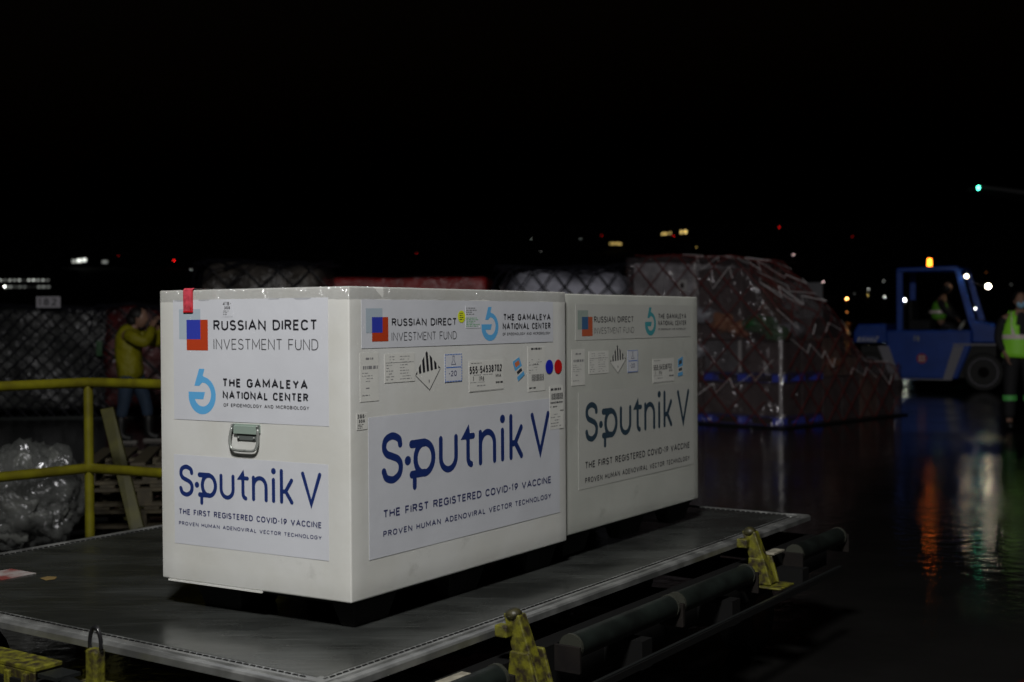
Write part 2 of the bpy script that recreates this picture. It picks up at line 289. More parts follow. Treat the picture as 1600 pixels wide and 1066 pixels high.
def drop_emblem(mb, x0, z0, x1, z1, off):   # the sky-blue microscope ring
    def P(u, v): return (x0+u*(x1-x0), z0+(1-v)*(z1-z0))
    n = 30; out = []; inn = []
    for i in range(n+1):
        a = math.radians(95-(95+180)*i/n)
        out.append(P(.50+.50*math.cos(a)*1.0, .585-.415*math.sin(a))); inn.append(P(.52+.31*math.cos(a), .565-.262*math.sin(a)))
    vs = [(x, off, z) for x, z in out]+[(x, off, z) for x, z in inn]; m = n+1
    mb.add(vs, [(i, i+1, m+i+1, m+i) for i in range(n)])
    mb.add([(x, off-.00003, z) for x, z in [P(0, .51), P(.61, .51), P(.545, .668), P(.21, .668), P(.02, .66)]], [(0, 1, 2, 3, 4)])
    mb.add([(x, off-.00006, z) for x, z in [P(.40, 0), P(.60, 0), P(.53, .145), P(.62, .20), P(.50, .305), P(.40, .375), P(.22, .375)]], [tuple(range(7))])
# ------------------------------------------------------------------ surfaces of rounded, slightly uneven boxes
def rbox(mb, x0, y0, z0, x1, y1, z1, r, step=.06, wob=.002, seed=0, m=None, wf=3.0):
    c = Vector(((x0+x1)/2, (y0+y1)/2, (z0+z1)/2)); h = Vector(((x1-x0)/2, (y1-y0)/2, (z1-z0)/2))
    def fit(p):
        q = Vector([max(-h[i]+r, min(h[i]-r, p[i])) for i in range(3)]); d = p-q
        if d.length > 1e-9: p = q+d.normalized()*r; nrm = d.normalized()
        else: nrm = Vector((0, 0, 0))
        p = p-nrm*(.5+.5*noise.noise(Vector((p.x, p.y, p.z))*wf+Vector((seed, seed*.7, 0))))*wob
        return c+p
    for ax in range(3):
        a, b = (ax+1) % 3, (ax+2) % 3
        def knots(L):
            k = max(1, int((2*L-2*r)/step)); return [-L, -L+r*.5]+[-L+r+(2*L-2*r)*i/k for i in range(k+1)]+[L-r*.5, L]
        ka, kb = knots(h[a]), knots(h[b])
        for sgn in (-1, 1):
            vs = []; fs = []
            for u in ka:
                for v in kb:
                    p = Vector((0, 0, 0)); p[ax] = sgn*h[ax]; p[a] = u; p[b] = v; vs.append(fit(p))
            nb = len(kb)
            for i in range(len(ka)-1):
                for j in range(nb-1):
                    q = (i*nb+j, (i+1)*nb+j, (i+1)*nb+j+1, i*nb+j+1); fs.append(q if sgn > 0 else q[::-1])
            mb.add(vs, fs, m)
# ------------------------------------------------------------------ ground, hills
def wet_asphalt():
    m = bpy.data.materials.new('wet_asphalt'); m.use_nodes = True; nt = m.node_tree; b = nt.nodes['Principled BSDF']; lk = nt.links.new
    tc = nt.nodes.new('ShaderNodeTexCoord')
    def nz(sc, det=4):
        n = nt.nodes.new('ShaderNodeTexNoise'); n.inputs['Scale'].default_value = sc; n.inputs['Detail'].default_value = det; lk(tc.outputs['Object'], n.inputs['Vector']); return n
    big = nz(.35, 5); r = nt.nodes.new('ShaderNodeValToRGB'); r.color_ramp.elements[0].position = .42; r.color_ramp.elements[1].position = .6
    r.color_ramp.elements[0].color = (.055, .055, .055, 1); r.color_ramp.elements[1].color = (.20, .20, .20, 1); lk(big.outputs['Fac'], r.inputs[0]); lk(r.outputs[0], b.inputs['Roughness'])
    c = nt.nodes.new('ShaderNodeValToRGB'); c.color_ramp.elements[0].color = (.004, .004, .004, 1); c.color_ramp.elements[1].color = (.016, .0155, .015, 1); n2 = nz(1.3, 8); lk(n2.outputs['Fac'], c.inputs[0]); lk(c.outputs[0], b.inputs['Base Color'])
    b1 = nt.nodes.new('ShaderNodeBump'); b1.inputs['Strength'].default_value = .30; b1.inputs['Distance'].default_value = .010; n3 = nz(9, 4); lk(n3.outputs['Fac'], b1.inputs['Height'])
    b2 = nt.nodes.new('ShaderNodeBump'); b2.inputs['Strength'].default_value = .14; b2.inputs['Distance'].default_value = .001; n4 = nz(120, 2); lk(n4.outputs['Fac'], b2.inputs['Height']); lk(b1.outputs[0], b2.inputs['Normal']); lk(b2.outputs[0], b.inputs['Normal'])
    b.inputs['Specular IOR Level'].default_value = .5
    return m
M['asphalt'] = wet_asphalt()
g = MB(); g.add([(-2500, -400, 0), (2500, -400, 0), (2500, 4000, 0), (-2500, 4000, 0)], [(0, 1, 2, 3)]); g.build('ground', 'asphalt', kind='structure')
HS = .085
def hillz(y): return max(0, HS*(y-450))
g = MB(); xs = [-1800+i*90 for i in range(41)]; ys = [450+i*80 for i in range(33)]; vs = []; fs = []
for y in ys:
    for x in xs: vs.append((x, y, hillz(y)-.3+noise.noise(Vector((x*.004, y*.004, 0)))*min(6, (y-450)*.02)))
for i in range(len(ys)-1):
    for j in range(len(xs)-1): k = i*len(xs)+j; fs.append((k, k+1, k+len(xs)+1, k+len(xs)))
g.add(vs, fs); g.build('hills', 'hill', smooth=True, kind='structure')
g = MB()   # narrow tar seam across the apron
g.add([(3.2, 5.2, .004), (3.26, 5.14, .004), (40, 13.5, .004), (40, 13.6, .004)], [(0, 1, 2, 3)])
g.build('apron_joint', 'rubber', kind='structure')
g = MB(); g.add([(1.35, 4.6, .004), (1.75, 4.55, .004), (4.6, 6.9, .004), (4.3, 7.05, .004)], [(0, 1, 2, 3)])
g.build('painted_line', mat('worn_red_line', (.05, .006, .004), .25, var=.8, vscale=5, col2=(.006, .004, .004)), kind='structure')
# ------------------------------------------------------------------ unseen floodlight behind the camera, read from the falloff; its mast is added
def floodlight(x, y, z, tgt, watt, size, label):
    t = thing('unseen_floodlight', label, 'floodlight', (x, y, 0))
    m = MB(); m.cyl((0, -.25, 0), (0, -.25, z+.1), .06, 12, .04); m.cyl((0, -.25, 0), (0, -.25, .04), .2, 16); m.build('pole', 'pole', t, smooth=False)
    d = (Vector(tgt)-Vector((x, y, z))).normalized(); R = d.to_track_quat('-Z', 'Y').to_matrix().to_4x4(); T = Matrix.Translation((0, 0, z)) @ R; s = size/2+.05
    m = MB(); m.box((-s, -s, .02), (s, s, .14), T); m.build('lamp_housing', 'pole', t)
    L = bpy.data.lights.new('floodlight', 'AREA'); L.energy = watt; L.size = size; L.color = (1, .985, .955)
    o = bpy.data.objects.new('lamp', L); COL.objects.link(o); o.parent = t; o.matrix_parent_inverse = Matrix(); o.matrix_basis = T
    return t
floodlight(-.6, -.6, 5.9, (0.2, 5, .8), 545, .9, 'unseen floodlight on an added mast lighting the apron from behind the viewpoint')
# ------------------------------------------------------------------ the two shipping crates
YAW = math.radians(57.858); CW = .759
DZ = .531; CZ = .616
def face_R(x, y, z): return (x, y, z)                       # long side, normal -y
def face_L(x, y, z): return (y, CW-x, z)                    # short side, normal -x
OFF = -.0004
def sheet(parent, F, x0, z0, x1, z1, m='sheet', name='label_sheet', off=OFF):
    b = MB(F); b.slab(x0, z0, x1, z1, off, off+.0006)
    o = b.build(name, m, parent)
    return o
def sub(parent, F, name, m, fn):
    b = MB(F); fn(b); return b.build(name, m, parent)
def squares(par, F, gy, rd, off, ms=('sqgrey', 'sqred', 'sqblue')):
    sub(par, F, 'pale_square', ms[0], lambda b: b.rect(*gy, off))
    sub(par, F, 'red_square', ms[1], lambda b: b.rect(*rd, off-.0001))
    sub(par, F, 'blue_square', ms[2], lambda b: b.rect(rd[0], gy[1], gy[2], rd[3], off-.0002))
def lines(b, x0, z0, x1, z1, n, off, fill=.55, seed=1, ragged=True, h=.35):
    rr = random.Random(seed); dz = (z1-z0)/n
    for i in range(n):
        z = z1-dz*(i+.7); x = x0
        end = x1-(rr.random()*.45*(x1-x0) if ragged else 0)
        while x < end-.002:
            w = min(end-x, rr.uniform(.004, .02)); 
            if rr.random() < fill+.3: b.rect(x, z, x+w*.85, z+dz*h, off)
            x += w+.002
def barcode(b, x0, z0, x1, z1, off, seed=3):
    rr = random.Random(seed); x = x0
    while x < x1:
        w = rr.choice((.0008, .0012, .002)); b.rect(x, z0, min(x+w, x1), z1, off); x += w+rr.choice((.0008, .0012, .0018))
def crate_shell(t, L, H, bodymat, film):
    b = MB(); rbox(b, 0, 0, 0, L, CW, H, .006, .05, .0012, seed=L*10); b.build('body', bodymat, t, smooth=True, weld=True)
    b = MB(); b.box((.02, .02, -.010), (L-.02, CW-.02, .001)); b.build('base_board', 'foot', t)
    for fx in (.045, L/2-.09, L-.23):
        for fy in (.024, CW-.10-.19):
            q = MB(); q.taper((fx, fy, -.085), (fx+.20, fy+(.09 if fy < .1 else .19), -.010), .020); q.build('foot', 'foot', t, bevel=.004)
# front crate
t = thing('shipping_crate', 'near white vaccine crate with steel end handle and red tape on its top edge', 'crate', (-.459, 3.732, CZ), YAW, 'white vaccine crates on the cargo pallet')
crate_shell(t, 1.228, .900, 'crate', False)
b = MB()
rbox(b, -.0016, -.0016, .858, 1.2295, CW+.0016, .9016, .0075, .025, .003, 4, wf=16); b.build('packing_tape', 'film_tape', t, smooth=True, weld=True)
# end face, upper sheet
F = face_L; U = sheet(t, F, .0617, .5002, .6823, .8687)
o2 = OFF-.0003
squares(U, F, (.0875, .7480, .1782, .8402), (.1193, .7140, .2095, .8076), o2)
sub(U, F, 'lettering', 'black', lambda b: text(b, 'RUSSIAN DIRECT', .2330, .7744, .6425, .8061, .19, o2, .14))
sub(U, F, 'lettering', 'thin', lambda b: text(b, 'INVESTMENT FUND', .2322, .7169, .6456, .7496, .095, o2, .16))
sub(U, F, 'emblem', 'azure', lambda b: drop_emblem(b, .1250, .5187, .2398, .6578, o2))
def gam(b, q):
    text(b, 'THE GAMALEYA', *q[0], .225, o2, .17); text(b, 'NATIONAL CENTER', *q[1], .225, o2, .15)
sub(U, F, 'lettering', 'black', lambda b: gam(b, ((.2683, .6038, .6049, .6305), (.2688, .5682, .6064, .5924))))
sub(U, F, 'lettering', 'thin', lambda b: text(b, 'OF EPIDEMIOLOGY AND MICROBIOLOGY', .2721, .5445, .6097, .5553, .21, o2, .18))
k = MB(F); k.slab(.268, .816, .313, .864, o2-.0006, o2); k = k.build('tag', 'sheet', t)
sub(k, F, 'lettering', 'thin', lambda b: (text(b, '418-', .2741, .850, .3069, .861, .2, o2-.0008), text(b, '308', .279, .8385, .303, .8475, .24, o2-.0008), lines(b, .275, .820, .306, .836, 3, o2-.0008, seed=5)))
# lower sheet
U = sheet(t, F, .0588, .1147, .6783, .3911)
sub(U, F, 'lettering', 'navy', lambda b: brand_word(b, (.0805, .2627, .654, .3601), o2))
sub(U, F, 'caption', 'capt', lambda b: (text(b, 'THE FIRST REGISTERED COVID-19 VACCINE', .0779, .2058, .6525, .2242, .21, o2, .14), text(b, 'PROVEN HUMAN ADENOVIRAL VECTOR TECHNOLOGY', .0774, .1726, .6521, .1844, .21, o2, .19)))
# red tape folded over the top edge
b = MB(F); b.slab(.1093, .8304, .1500, .899, -.0042, -.0030); b.add([(.1093, -.0042, .899), (.150, -.0042, .899), (.1545, .0, .9045), (.1125, .0, .9045), (.158, .06, .9048), (.115, .06, .9048)], [(0, 1, 2, 3), (3, 2, 4, 5)])
rt = b.build('red_tape', 'tape_red', t)
sub(rt, F, 'fold', 'tape_band', lambda b: (b.slab(.1093, .8304, .148, .8345, -.0050, -.0043), b.slab(.140, .838, .145, .846, -.0050, -.0043), b.slab(.1475, .835, .1500, .899, -.0048, -.0043)))
# drop handle
h = bpy.data.objects.new('handle', None); COL.objects.link(h); h.parent = t
b = MB(F); b.slab(.3119, .4700, .4210, .4960, -.0040, -.0012); b.slab(.3180, .4660, .4150, .4905, -.0085, -.0041)
b.build('bracket', 'steel_green', h, bevel=.001)
b = MB(F); b.slab(.3119, .4790, .3200, .4945, -.012, -.0041); b.slab(.4125, .4790, .4210, .4945, -.012, -.0041); b.slab(.3278, .4472, .4074, .4660, -.0034, -.0012); b.build('mounting_plate', mat('grey_mounting_plate', (.14, .155, .15), .4, metal=.3), h, bevel=.001)
b = MB(F)
for x, z in ((.336, .455), (.399, .455), (.3155, .4905), (.417, .4905)): b.ball((x, -.006 if z < .48 else -.012, z), .0032, 6)
b.build('screw', 'steel', h, smooth=True)
loop = smooth_line([(.3135, .4840), (.3070, .4600), (.3060, .4400), (.3130, .4230), (.3270, .4175), (.3640, .4165), (.3960, .4175), (.4100, .4240), (.4170, .4400), (.4175, .4600), (.4180, .4820)], 4)
b = MB(F); b.tube([(x, -.010-.002*(.484-z)/.07, z) for x, z in loop], .0042, 8); b.build('ring', 'steel', h, smooth=True)
# small strip peeling below the base
b = MB(F); b.box((.03, -.0025, -.0045), (.42, .004, .0005)); b.build('base_trim', 'crate', t)
# long face, upper sheet
F = face_R
def long_face(t, F, dx, c):
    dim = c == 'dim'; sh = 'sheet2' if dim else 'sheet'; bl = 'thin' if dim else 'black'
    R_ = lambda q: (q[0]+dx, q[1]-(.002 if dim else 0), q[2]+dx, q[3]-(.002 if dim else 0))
    if dim:
        Q = dict(up=(1.335, .715, 2.345, .850), g=(1.3496, .7552, 1.4302, .8263), r=(1.3818, .7299, 1.4639, .8017), rd=(1.4762, .7790, 1.8050, .8035), iv=(1.4757, .7368, 1.8080, .7611), e=(1.9062, .7243, 2.0068, .8389),
                 tg=(2.0287, .7920, 2.3031, .8140), nc=(2.0284, .7640, 2.3028, .7850), oe=(2.0281, .7445, 2.3025, .7530), d1=(1.3030, .5484, 1.4030, .6823), d2=(1.4344, .5862, 1.5925, .6720), dd=((1.6637,.6902),(1.7358,.6336),(1.6679,.5808),(1.6025,.6254)),
                 d20=(1.7506, .5808, 1.8419, .6687), s5=(1.9767, .5286, 2.1786, .6271), t5=(1.9828, .5801, 2.1567, .6021), k=((2.2171,.6188),(2.2655,.631),(2.2646,.5488),(2.2164,.5454)), low=(1.352, .160, 2.375, .520), w=(1.4030, .3334, 2.3305, .4795-.0), tf=(1.4003, .2332, 2.3328, .2606), ph=(1.3997, .1794, 2.3323, .2009))
    else:
        Q = dict(up=(.0552, .7221, 1.1365, .8629), g=(.0750, .7665, .1523, .8374), r=(.1027, .7410, .1795, .8118), rd=(.1970, .7847, .5336, .8081), iv=(.1952, .7410, .5331, .7666), e=(.6755, .7322, .7775, .8436),
                 tg=(.8090, .7984, 1.1188, .8208), nc=(.8042, .7680, 1.1185, .7900), oe=(.8039, .7485, 1.1164, .7580), d1=(.0466, .5692, .1332, .7095), d2=(.1608, .6185, .3095, .7037), dd=((.3694,.7072),(.4425,.6537),(.3846,.5889),(.3114,.6364)),
                 d20=(.4667, .6073, .5623, .6952), s5=(.6024, .5691, .8088, .6684), t5=(.6047, .6265, .7974, .6508), k=((.8626,.6602),(.9061,.6759),(.942,.6131),(.8994,.5923)), low=(.0825, .1108, 1.1773, .5223), w=(.1421, .3226, 1.1079, .4697), tf=(.1485, .2225, 1.1164, .2474), ph=(.1478, .1677, 1.1157, .1862))
    Q = {a: (tuple((x+dx, z) for x, z in q) if a in ('dd', 'k') else R_(q)) for a, q in Q.items()}
    U = sheet(t, F, *Q['up'], sh)
    squares(U, F, Q['g'], Q['r'], o2, ('sqgrey2', 'sqred2', 'sqblue2') if dim else ('sqgrey', 'sqred', 'sqblue'))
    sub(U, F, 'lettering', bl, lambda b: text(b, 'RUSSIAN DIRECT', *Q['rd'], .19, o2, .13)); sub(U, F, 'lettering', 'thin', lambda b: text(b, 'INVESTMENT FUND', *Q['iv'], .10, o2, .15))
    sub(U, F, 'emblem', 'teal' if dim else 'azure', lambda b: drop_emblem(b, *Q['e'], o2))
    sub(U, F, 'lettering', bl, lambda b: gam(b, (Q['tg'], Q['nc']))); sub(U, F, 'lettering', 'thin', lambda b: text(b, 'OF EPIDEMIOLOGY AND MICROBIOLOGY', *Q['oe'], .21, o2, .18))
    # paper documents
    x0, z0, x1, z1 = Q['d1']; D = sheet(t, F, x0, z0, x1, z1, 'paper', 'paper_label')
    def d1(b):
        w = x1-x0; text(b, 'WAYBILL', x0+.3*w, z1-.022, x0+.72*w, z1-.017, .2, o2); lines(b, x0+.15*w, z1-.050, x0+.95*w, z1-.040, 1, o2, .9, 8, False, .9)
        lines(b, x0+.1*w, z1-.083, x1-.1*w, z1-.052, 4, o2, .2, 9, h=.22); lines(b, x0+.3*w, z0+.035, x1-.3*w, z0+.041, 1, o2, .8, 2, h=.5); lines(b, x0+.1*w, z0+.015, x0+.6*w, z0+.021, 1, o2, .8, 3, h=.4)
    def d1b(b):
        w = x1-x0; lines(b, x0+.3*w, z1-.022, x0+.72*w, z1-.015, 1, o2, .8, 2, False, .8); lines(b, x0+.15*w, z1-.050, x0+.95*w, z1-.040, 1, o2, .9, 8, False, .9)
        lines(b, x0+.1*w, z1-.085, x1-.1*w, z1-.054, 4, o2, .2, 9, h=.2); lines(b, x0+.3*w, z0+.035, x1-.3*w, z0+.041, 1, o2, .8, 2, h=.5); lines(b, x0+.1*w, z0+.015, x0+.6*w, z0+.021, 1, o2, .8, 3, h=.4)
    sub(D, F, 'print', 'faint', d1b)
    a0, c0, a1, c1 = Q['d2']; D = sheet(t, F, a0, c0, a1, c1, 'paper', 'paper_label')
    sub(D, F, 'print', 'faint', lambda b: (lines(b, a0+.008, c0+.006, a0+.06, c1-.004, 9, o2, .3, 11, h=.2), lines(b, a0+.075, c0+.006, a1-.01, c1-.004, 9, o2, .4, 12, h=.2), b.rect(a0+.005, c0+.058, a1-.006, c0+.0592, o2)))
    # striped hazard diamond
    p = [Vector(q) for q in Q['dd']]; T_, R2, B_, L_ = p
    b = MB(F); b.poly([tuple(q) for q in (L_, B_, R2, T_)], 0, OFF-.0002); D = b.build('hazard_label', 'paper', t)
    def dia(b):
        for i in range(7):
            u0, u1 = (i*2-.08)/13, (i*2+1.08)/13
            u0 = max(0, u0); u1 = min(1, u1)
            def top(u): return (L_.lerp(T_, u*2) if u < .5 else T_.lerp(R2, u*2-1))
            def mid(u): return L_.lerp(R2, u)
            q = [mid(u0), mid(u1), top(u1)]+([T_] if u0 < .5 < u1 else [])+[top(u0)]
            b.poly([tuple(s) for s in q], 0, OFF-.0005)
    sub(D, F, 'stripes', bl, dia)
    def dial(b):
        for q0, q1 in ((L_, B_), (B_, R2)): ribbon(b, [q0, q1], .0011, OFF-.0004)
        c_ = B_.lerp(T_, .16); text(b, '9', c_.x-.003, c_.y, c_.x+.004, c_.y+.012, .2, OFF-.0005)
    sub(D, F, 'outline', 'faint', dial)
    # temperature label
    a, c_, a2, c2 = Q['d20']; D = sheet(t, F, a, c_, a2, c2, 'sheet', 'temperature_label'); w = a2-a; hh = c2-c_
    def db(b):
        n = 11
        for i in range(n):
            x = a+w*i/n; b.add([(x, o2, c2-.0035), (x+w*.6/n, o2, c2-.0035), (x+w*.8/n, o2, c2), (x+w*.2/n, o2, c2)], [(0, 1, 2, 3)]); b.add([(x, o2, c_), (x+w*.6/n, o2, c_), (x+w*.8/n, o2, c_+.0035), (x+w*.2/n, o2, c_+.0035)], [(0, 1, 2, 3)])
        for i in range(9):
            z = c_+.005+(hh-.01)*i/9; b.rect(a, z, a+.0035, z+hh*.062, o2); b.rect(a2-.0035, z, a2, z+hh*.062, o2)
        b.rect(a+.008, c_+hh*.50, a2-.006, c_+hh*.535, o2)
    sub(D, F, 'border', 'lblue', db)
    def dc(b):
        cx = a+w*.5; zb = c_+hh*.62; s = hh*.3
        ribbon(b, [(cx-.012, zb), (cx-.003, zb+s*.5), (cx-.004, zb+s), (cx+.004, zb+s), (cx+.003, zb+s*.5), (cx+.012, zb), (cx-.012, zb)], .0018, o2)
        text(b, '-20', a+w*.22, c_+hh*.20, a+w*.68, c_+hh*.40, .16, o2)
    sub(D, F, 'lettering', 'capt', dc)
    # big number label
    a, c_, a2, c2 = Q['s5']; D = sheet(t, F, a, c_, a2, c2, 'paper', 'number_label'); w = a2-a; hh = c2-c_
    def dn(b):
        text(b, '555-54538702', *Q['t5'], .2, o2, .12, 0, .02)
        text(b, '1', a+w*.10, c_+hh*.34, a+w*.13, c_+hh*.5, .2, o2); text(b, '196', a+w*.27, c_+hh*.34, a+w*.42, c_+hh*.5, .18, o2, .2)
        text(b, 'MIA', a+w*.76, c_+hh*.42, a+w*.92, c_+hh*.54, .2, o2, .2); lines(b, a+w*.76, c_+hh*.20, a+w*.98, c_+hh*.28, 1, o2, .9, 4, False, .8)
        lines(b, a+w*.06, c2-hh*.09, a+w*.36, c2-hh*.05, 1, o2, .9, 5, False, .4)
    sub(D, F, 'lettering', bl, dn)
    sub(D, F, 'print', 'faint', lambda b: (lines(b, a+w*.04, c_+hh*.52, a+w*.7, c_+hh*.56, 1, o2, .5, 6, False, .5), b.rect(a+.004, c_+hh*.30, a+w*.2, c_+hh*.31, o2), b.rect(a+w*.24, c_+hh*.30, a+w*.44, c_+hh*.31, o2), lines(b, a+w*.22, c_+hh*.16, a+w*.46, c_+hh*.22, 1, o2, .9, 6, False, .5), b.rect(a+.002, c_+.002, a2-.002, c_+.0028, o2)))
    # tilted sticker
    k1, k2, k3, k4 = [Vector(q) for q in Q['k']]
    b = MB(F); b.poly([tuple(q) for q in (k4, k3, k2, k1)], 0, OFF-.0002); D = b.build('tilted_sticker', 'paper' , t)
    def band(b, f0, f1, o=-.0004, s0=0, s1=1):
        q = [k1.lerp(k4, f0), k2.lerp(k3, f0), k2.lerp(k3, f1), k1.lerp(k4, f1)]; A0 = q[0].lerp(q[1], s0); A1 = q[0].lerp(q[1], s1); B1 = q[3].lerp(q[2], s1); B0 = q[3].lerp(q[2], s0)
        b.poly([tuple(v) for v in (B0, B1, A1, A0)], 0, OFF+o)
    sub(D, F, 'blue_band', 'azure', lambda b: (band(b, .02, .50), band(b, .80, 1)))
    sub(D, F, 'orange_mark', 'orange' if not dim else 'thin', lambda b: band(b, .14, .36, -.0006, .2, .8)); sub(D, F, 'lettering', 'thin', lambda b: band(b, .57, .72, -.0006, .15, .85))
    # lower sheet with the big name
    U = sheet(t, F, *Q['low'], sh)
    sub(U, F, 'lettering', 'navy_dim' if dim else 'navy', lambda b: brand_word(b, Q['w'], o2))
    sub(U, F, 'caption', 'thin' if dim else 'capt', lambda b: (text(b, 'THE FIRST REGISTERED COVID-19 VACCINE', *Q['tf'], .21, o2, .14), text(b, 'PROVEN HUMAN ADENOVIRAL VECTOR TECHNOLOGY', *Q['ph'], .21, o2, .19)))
long_face(t, face_R, 0, 'lit')
def dot(t, name, m, x0, z0, x1, z1):
    b = MB(F); cx, cz = (x0+x1)/2, (z0+z1)/2; b.add([(cx+math.cos(2*PI*i/24)*(x1-x0)/2, OFF-.0008, cz+math.sin(2*PI*i/24)*(z1-z0)/2) for i in range(24)], [tuple(range(24))]); return b.build(name, m, t)
y = dot(t, 'round_sticker', 'yellow_dot', .5392, .7933, .5817, .8315)
y['label'] = 'small yellow round sticker'
sub(y, F, 'lettering', 'thin', lambda b: lines(b, .549, .800, .572, .826, 4, OFF-.001, .9, 3, False, .4))
dot(t, 'round_sticker', 'dot_blue', 1.0809, .6095, 1.1342, .6592)['label'] = 'blue round sticker'; dot(t, 'round_sticker', 'dot_red', 1.1423, .6078, 1.1968, .6581)['label'] = 'red round sticker'
n_ = sheet(t, F, .584, .775, .672, .846, 'sheet', 'customs_note', OFF-.0006)
sub(n_, F, 'print', 'thin', lambda b: lines(b, .587, .817, .650, .843, 4, o2-.0006, .8, 7, True, .3)); sub(n_, F, 'highlighted_print', 'green', lambda b: lines(b, .587, .779, .668, .810, 6, o2-.0006, .9, 17, True, .5))
D = sheet(t, F, .9640, .5523, 1.0795, .7058, 'paper', 'paper_label')
sub(D, F, 'print', 'thin', lambda b: (barcode(b, .9878, .5876, 1.0699, .6110, o2), lines(b, .985, .694, 1.055, .703, 1, o2, .9, 2, False, .7), lines(b, .972, .560, 1.02, .567, 1, o2, .9, 2, False, .7), text(b, 'MIA', 1.002, .642, 1.035, .650, .2, o2)))
sub(D, F, 'faint_print', 'faint', lambda b: lines(b, .970, .614, 1.07, .668, 6, o2, .2, 21, h=.18))
D = sheet(t, F, 1.1088, .4108, 1.2076, .5648, 'paper', 'paper_label', OFF-.0004); o4 = o2-.0005
sub(D, F, 'print', 'thin', lambda b: (barcode(b, 1.1200, .5159, 1.2016, .5385, o4, 9), lines(b, 1.117, .546, 1.19, .556, 1, o4, .9, 2, False, .8), lines(b, 1.114, .500, 1.203, .508, 1, o4, .9, 31, False, .8), lines(b, 1.114, .487, 1.16, .493, 1, o4, .5, 32, False, .8), text(b, 'MIA', 1.183, .472, 1.205, .479, .25, o4)))
sub(D, F, 'faint_print', 'faint', lambda b: lines(b, 1.116, .418, 1.20, .470, 5, o4, .3, 23, h=.25))
D = sheet(t, F, .0290, .4900, .0790, .5380, 'paper', 'tag')
sub(D, F, 'lettering', 'thin', lambda b: (text(b, '388-', .0330, .5230, .0720, .5345, .22, o2), text(b, '308', .038, .510, .066, .5195, .26, o2), lines(b, .034, .493, .072, .507, 3, o2, seed=5)))
# second crate
OX2 = 1.243
t2 = thing('shipping_crate', 'far white vaccine crate under cloudy stretch film with greenish logos', 'crate', (0, 0, 0), YAW, 'white vaccine crates on the cargo pallet')
e = Vector((math.cos(YAW), math.sin(YAW), 0)); n = Vector((-math.sin(YAW), math.cos(YAW), 0))
t2.location = Vector((-.459, 3.732, CZ+.010))+e*OX2+n*.020
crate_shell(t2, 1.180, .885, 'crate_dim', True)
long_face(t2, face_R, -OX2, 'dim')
b = MB(); rbox(b, -.003, -.004, .004, 1.184, CW+.004, .8885, .009, .035, .0018, 11, wf=9); b.build('stretch_film', 'film_crate', t2, smooth=True, weld=True)
# ------------------------------------------------------------------ airline pallet and dolly
NP = Vector((-.46, 3.17, 0)); e1 = Vector((1.795, 2.76, 0)).normalized(); e2 = Vector((-.814, .581, 0)).normalized(); n1 = Vector((e1.y, -e1.x, 0))
PL, PW = 3.295, 2.335
def dk(s_, w_, z): return tuple(NP+e1*s_+e2*w_+Vector((0, 0, z)))
pal = thing('cargo_pallet', 'flat aluminium cargo pallet on the dolly carrying both white crates', 'pallet', (NP.x, NP.y, 0))
def PM(): return MB(lambda x, y, z: (x*e1.x+y*e2.x, x*e1.y+y*e2.y, z))
b = PM(); b.box((.075, .075, DZ-.006), (PL-.075, PW-.075, DZ)); b.build('deck', 'deck', pal)
def edge(x0, y0, x1, y1, nx, ny):   # rim profile between two corners; nx,ny outward
    b = PM(); ins = .075
    prof = [(0.0, -.024), (0.0, -.006), (.006, -.001), (.018, .001), (.030, -.002), (.034, .003), (.046, .003), (.050, -.003), (.075, -.001), (.075, -.02), (.01, -.024)]
    L = math.hypot(x1-x0, y1-y0); dx, dy = (x1-x0)/L, (y1-y0)/L; vs = []; m = len(prof)
    for (px, py, sg) in ((x0, y0, 1), (x1, y1, -1)):
        for i_, h_ in prof: vs.append((px-nx*i_+dx*i_*sg, py-ny*i_+dy*i_*sg, DZ+h_))
    b.add(vs, [(i, (i+1) % m, m+(i+1) % m, m+i) for i in range(m)])
    o = b.build('rim', 'rim', pal)
    q = PM(); k = int(L/.0254)
    for i in range(3, k-3):
        cx = x0+dx*.0254*i-nx*.060; cy = y0+dy*.0254*i-ny*.060
        hx, hy = (.008, .0035) if abs(dx) > .5 else (.0035, .008); q.box((cx-hx, cy-hy, DZ-.003), (cx+hx, cy+hy, DZ+.0012))
    q.build('seat_track', 'foot', o)
edge(0, 0, PL, 0, 0, -1); edge(PL, 0, PL, PW, 1, 0); edge(PL, PW, 0, PW, 0, 1); edge(0, PW, 0, 0, -1, 0)
b = PM(); 
for x_, y_ in ((0, 0), (PL-.09, 0), (0, PW-.09), (PL-.09, PW-.09)): b.box((x_+.004, y_+.004, DZ-.022), (x_+.088, y_+.088, DZ+.0008))
b.build('corner_plate', 'rim', pal, bevel=.004)
# flat litter on the deck
b = PM(); b.box((.36, 1.84, DZ+.001), (.50, 1.99, DZ+.003)); l_ = b.build('torn_label', mat('torn_red_white_label', (.30, .29, .28), .6, var=.8, vscale=11, col2=(.16, .035, .03)))
l_.location = (NP.x, NP.y, 0); l_['label'] = 'torn red and white paper label on the pallet deck by the left edge'; l_['category'] = 'label'
b = PM(); b.add([(.44, 1.70, DZ+.002), (.47, 1.69, DZ+.003), (.50, 1.72, DZ+.003), (.49, 1.76, DZ+.002), (.45, 1.75, DZ+.003)], [(0, 1, 2, 3, 4)]); l_ = b.build('paper_scrap', mat('brown_scrap', (.16, .11, .04), .6))
l_.location = (NP.x, NP.y, 0); l_['label'] = 'small brown scrap lying on the pallet deck left of the near crate'; l_['category'] = 'scrap'
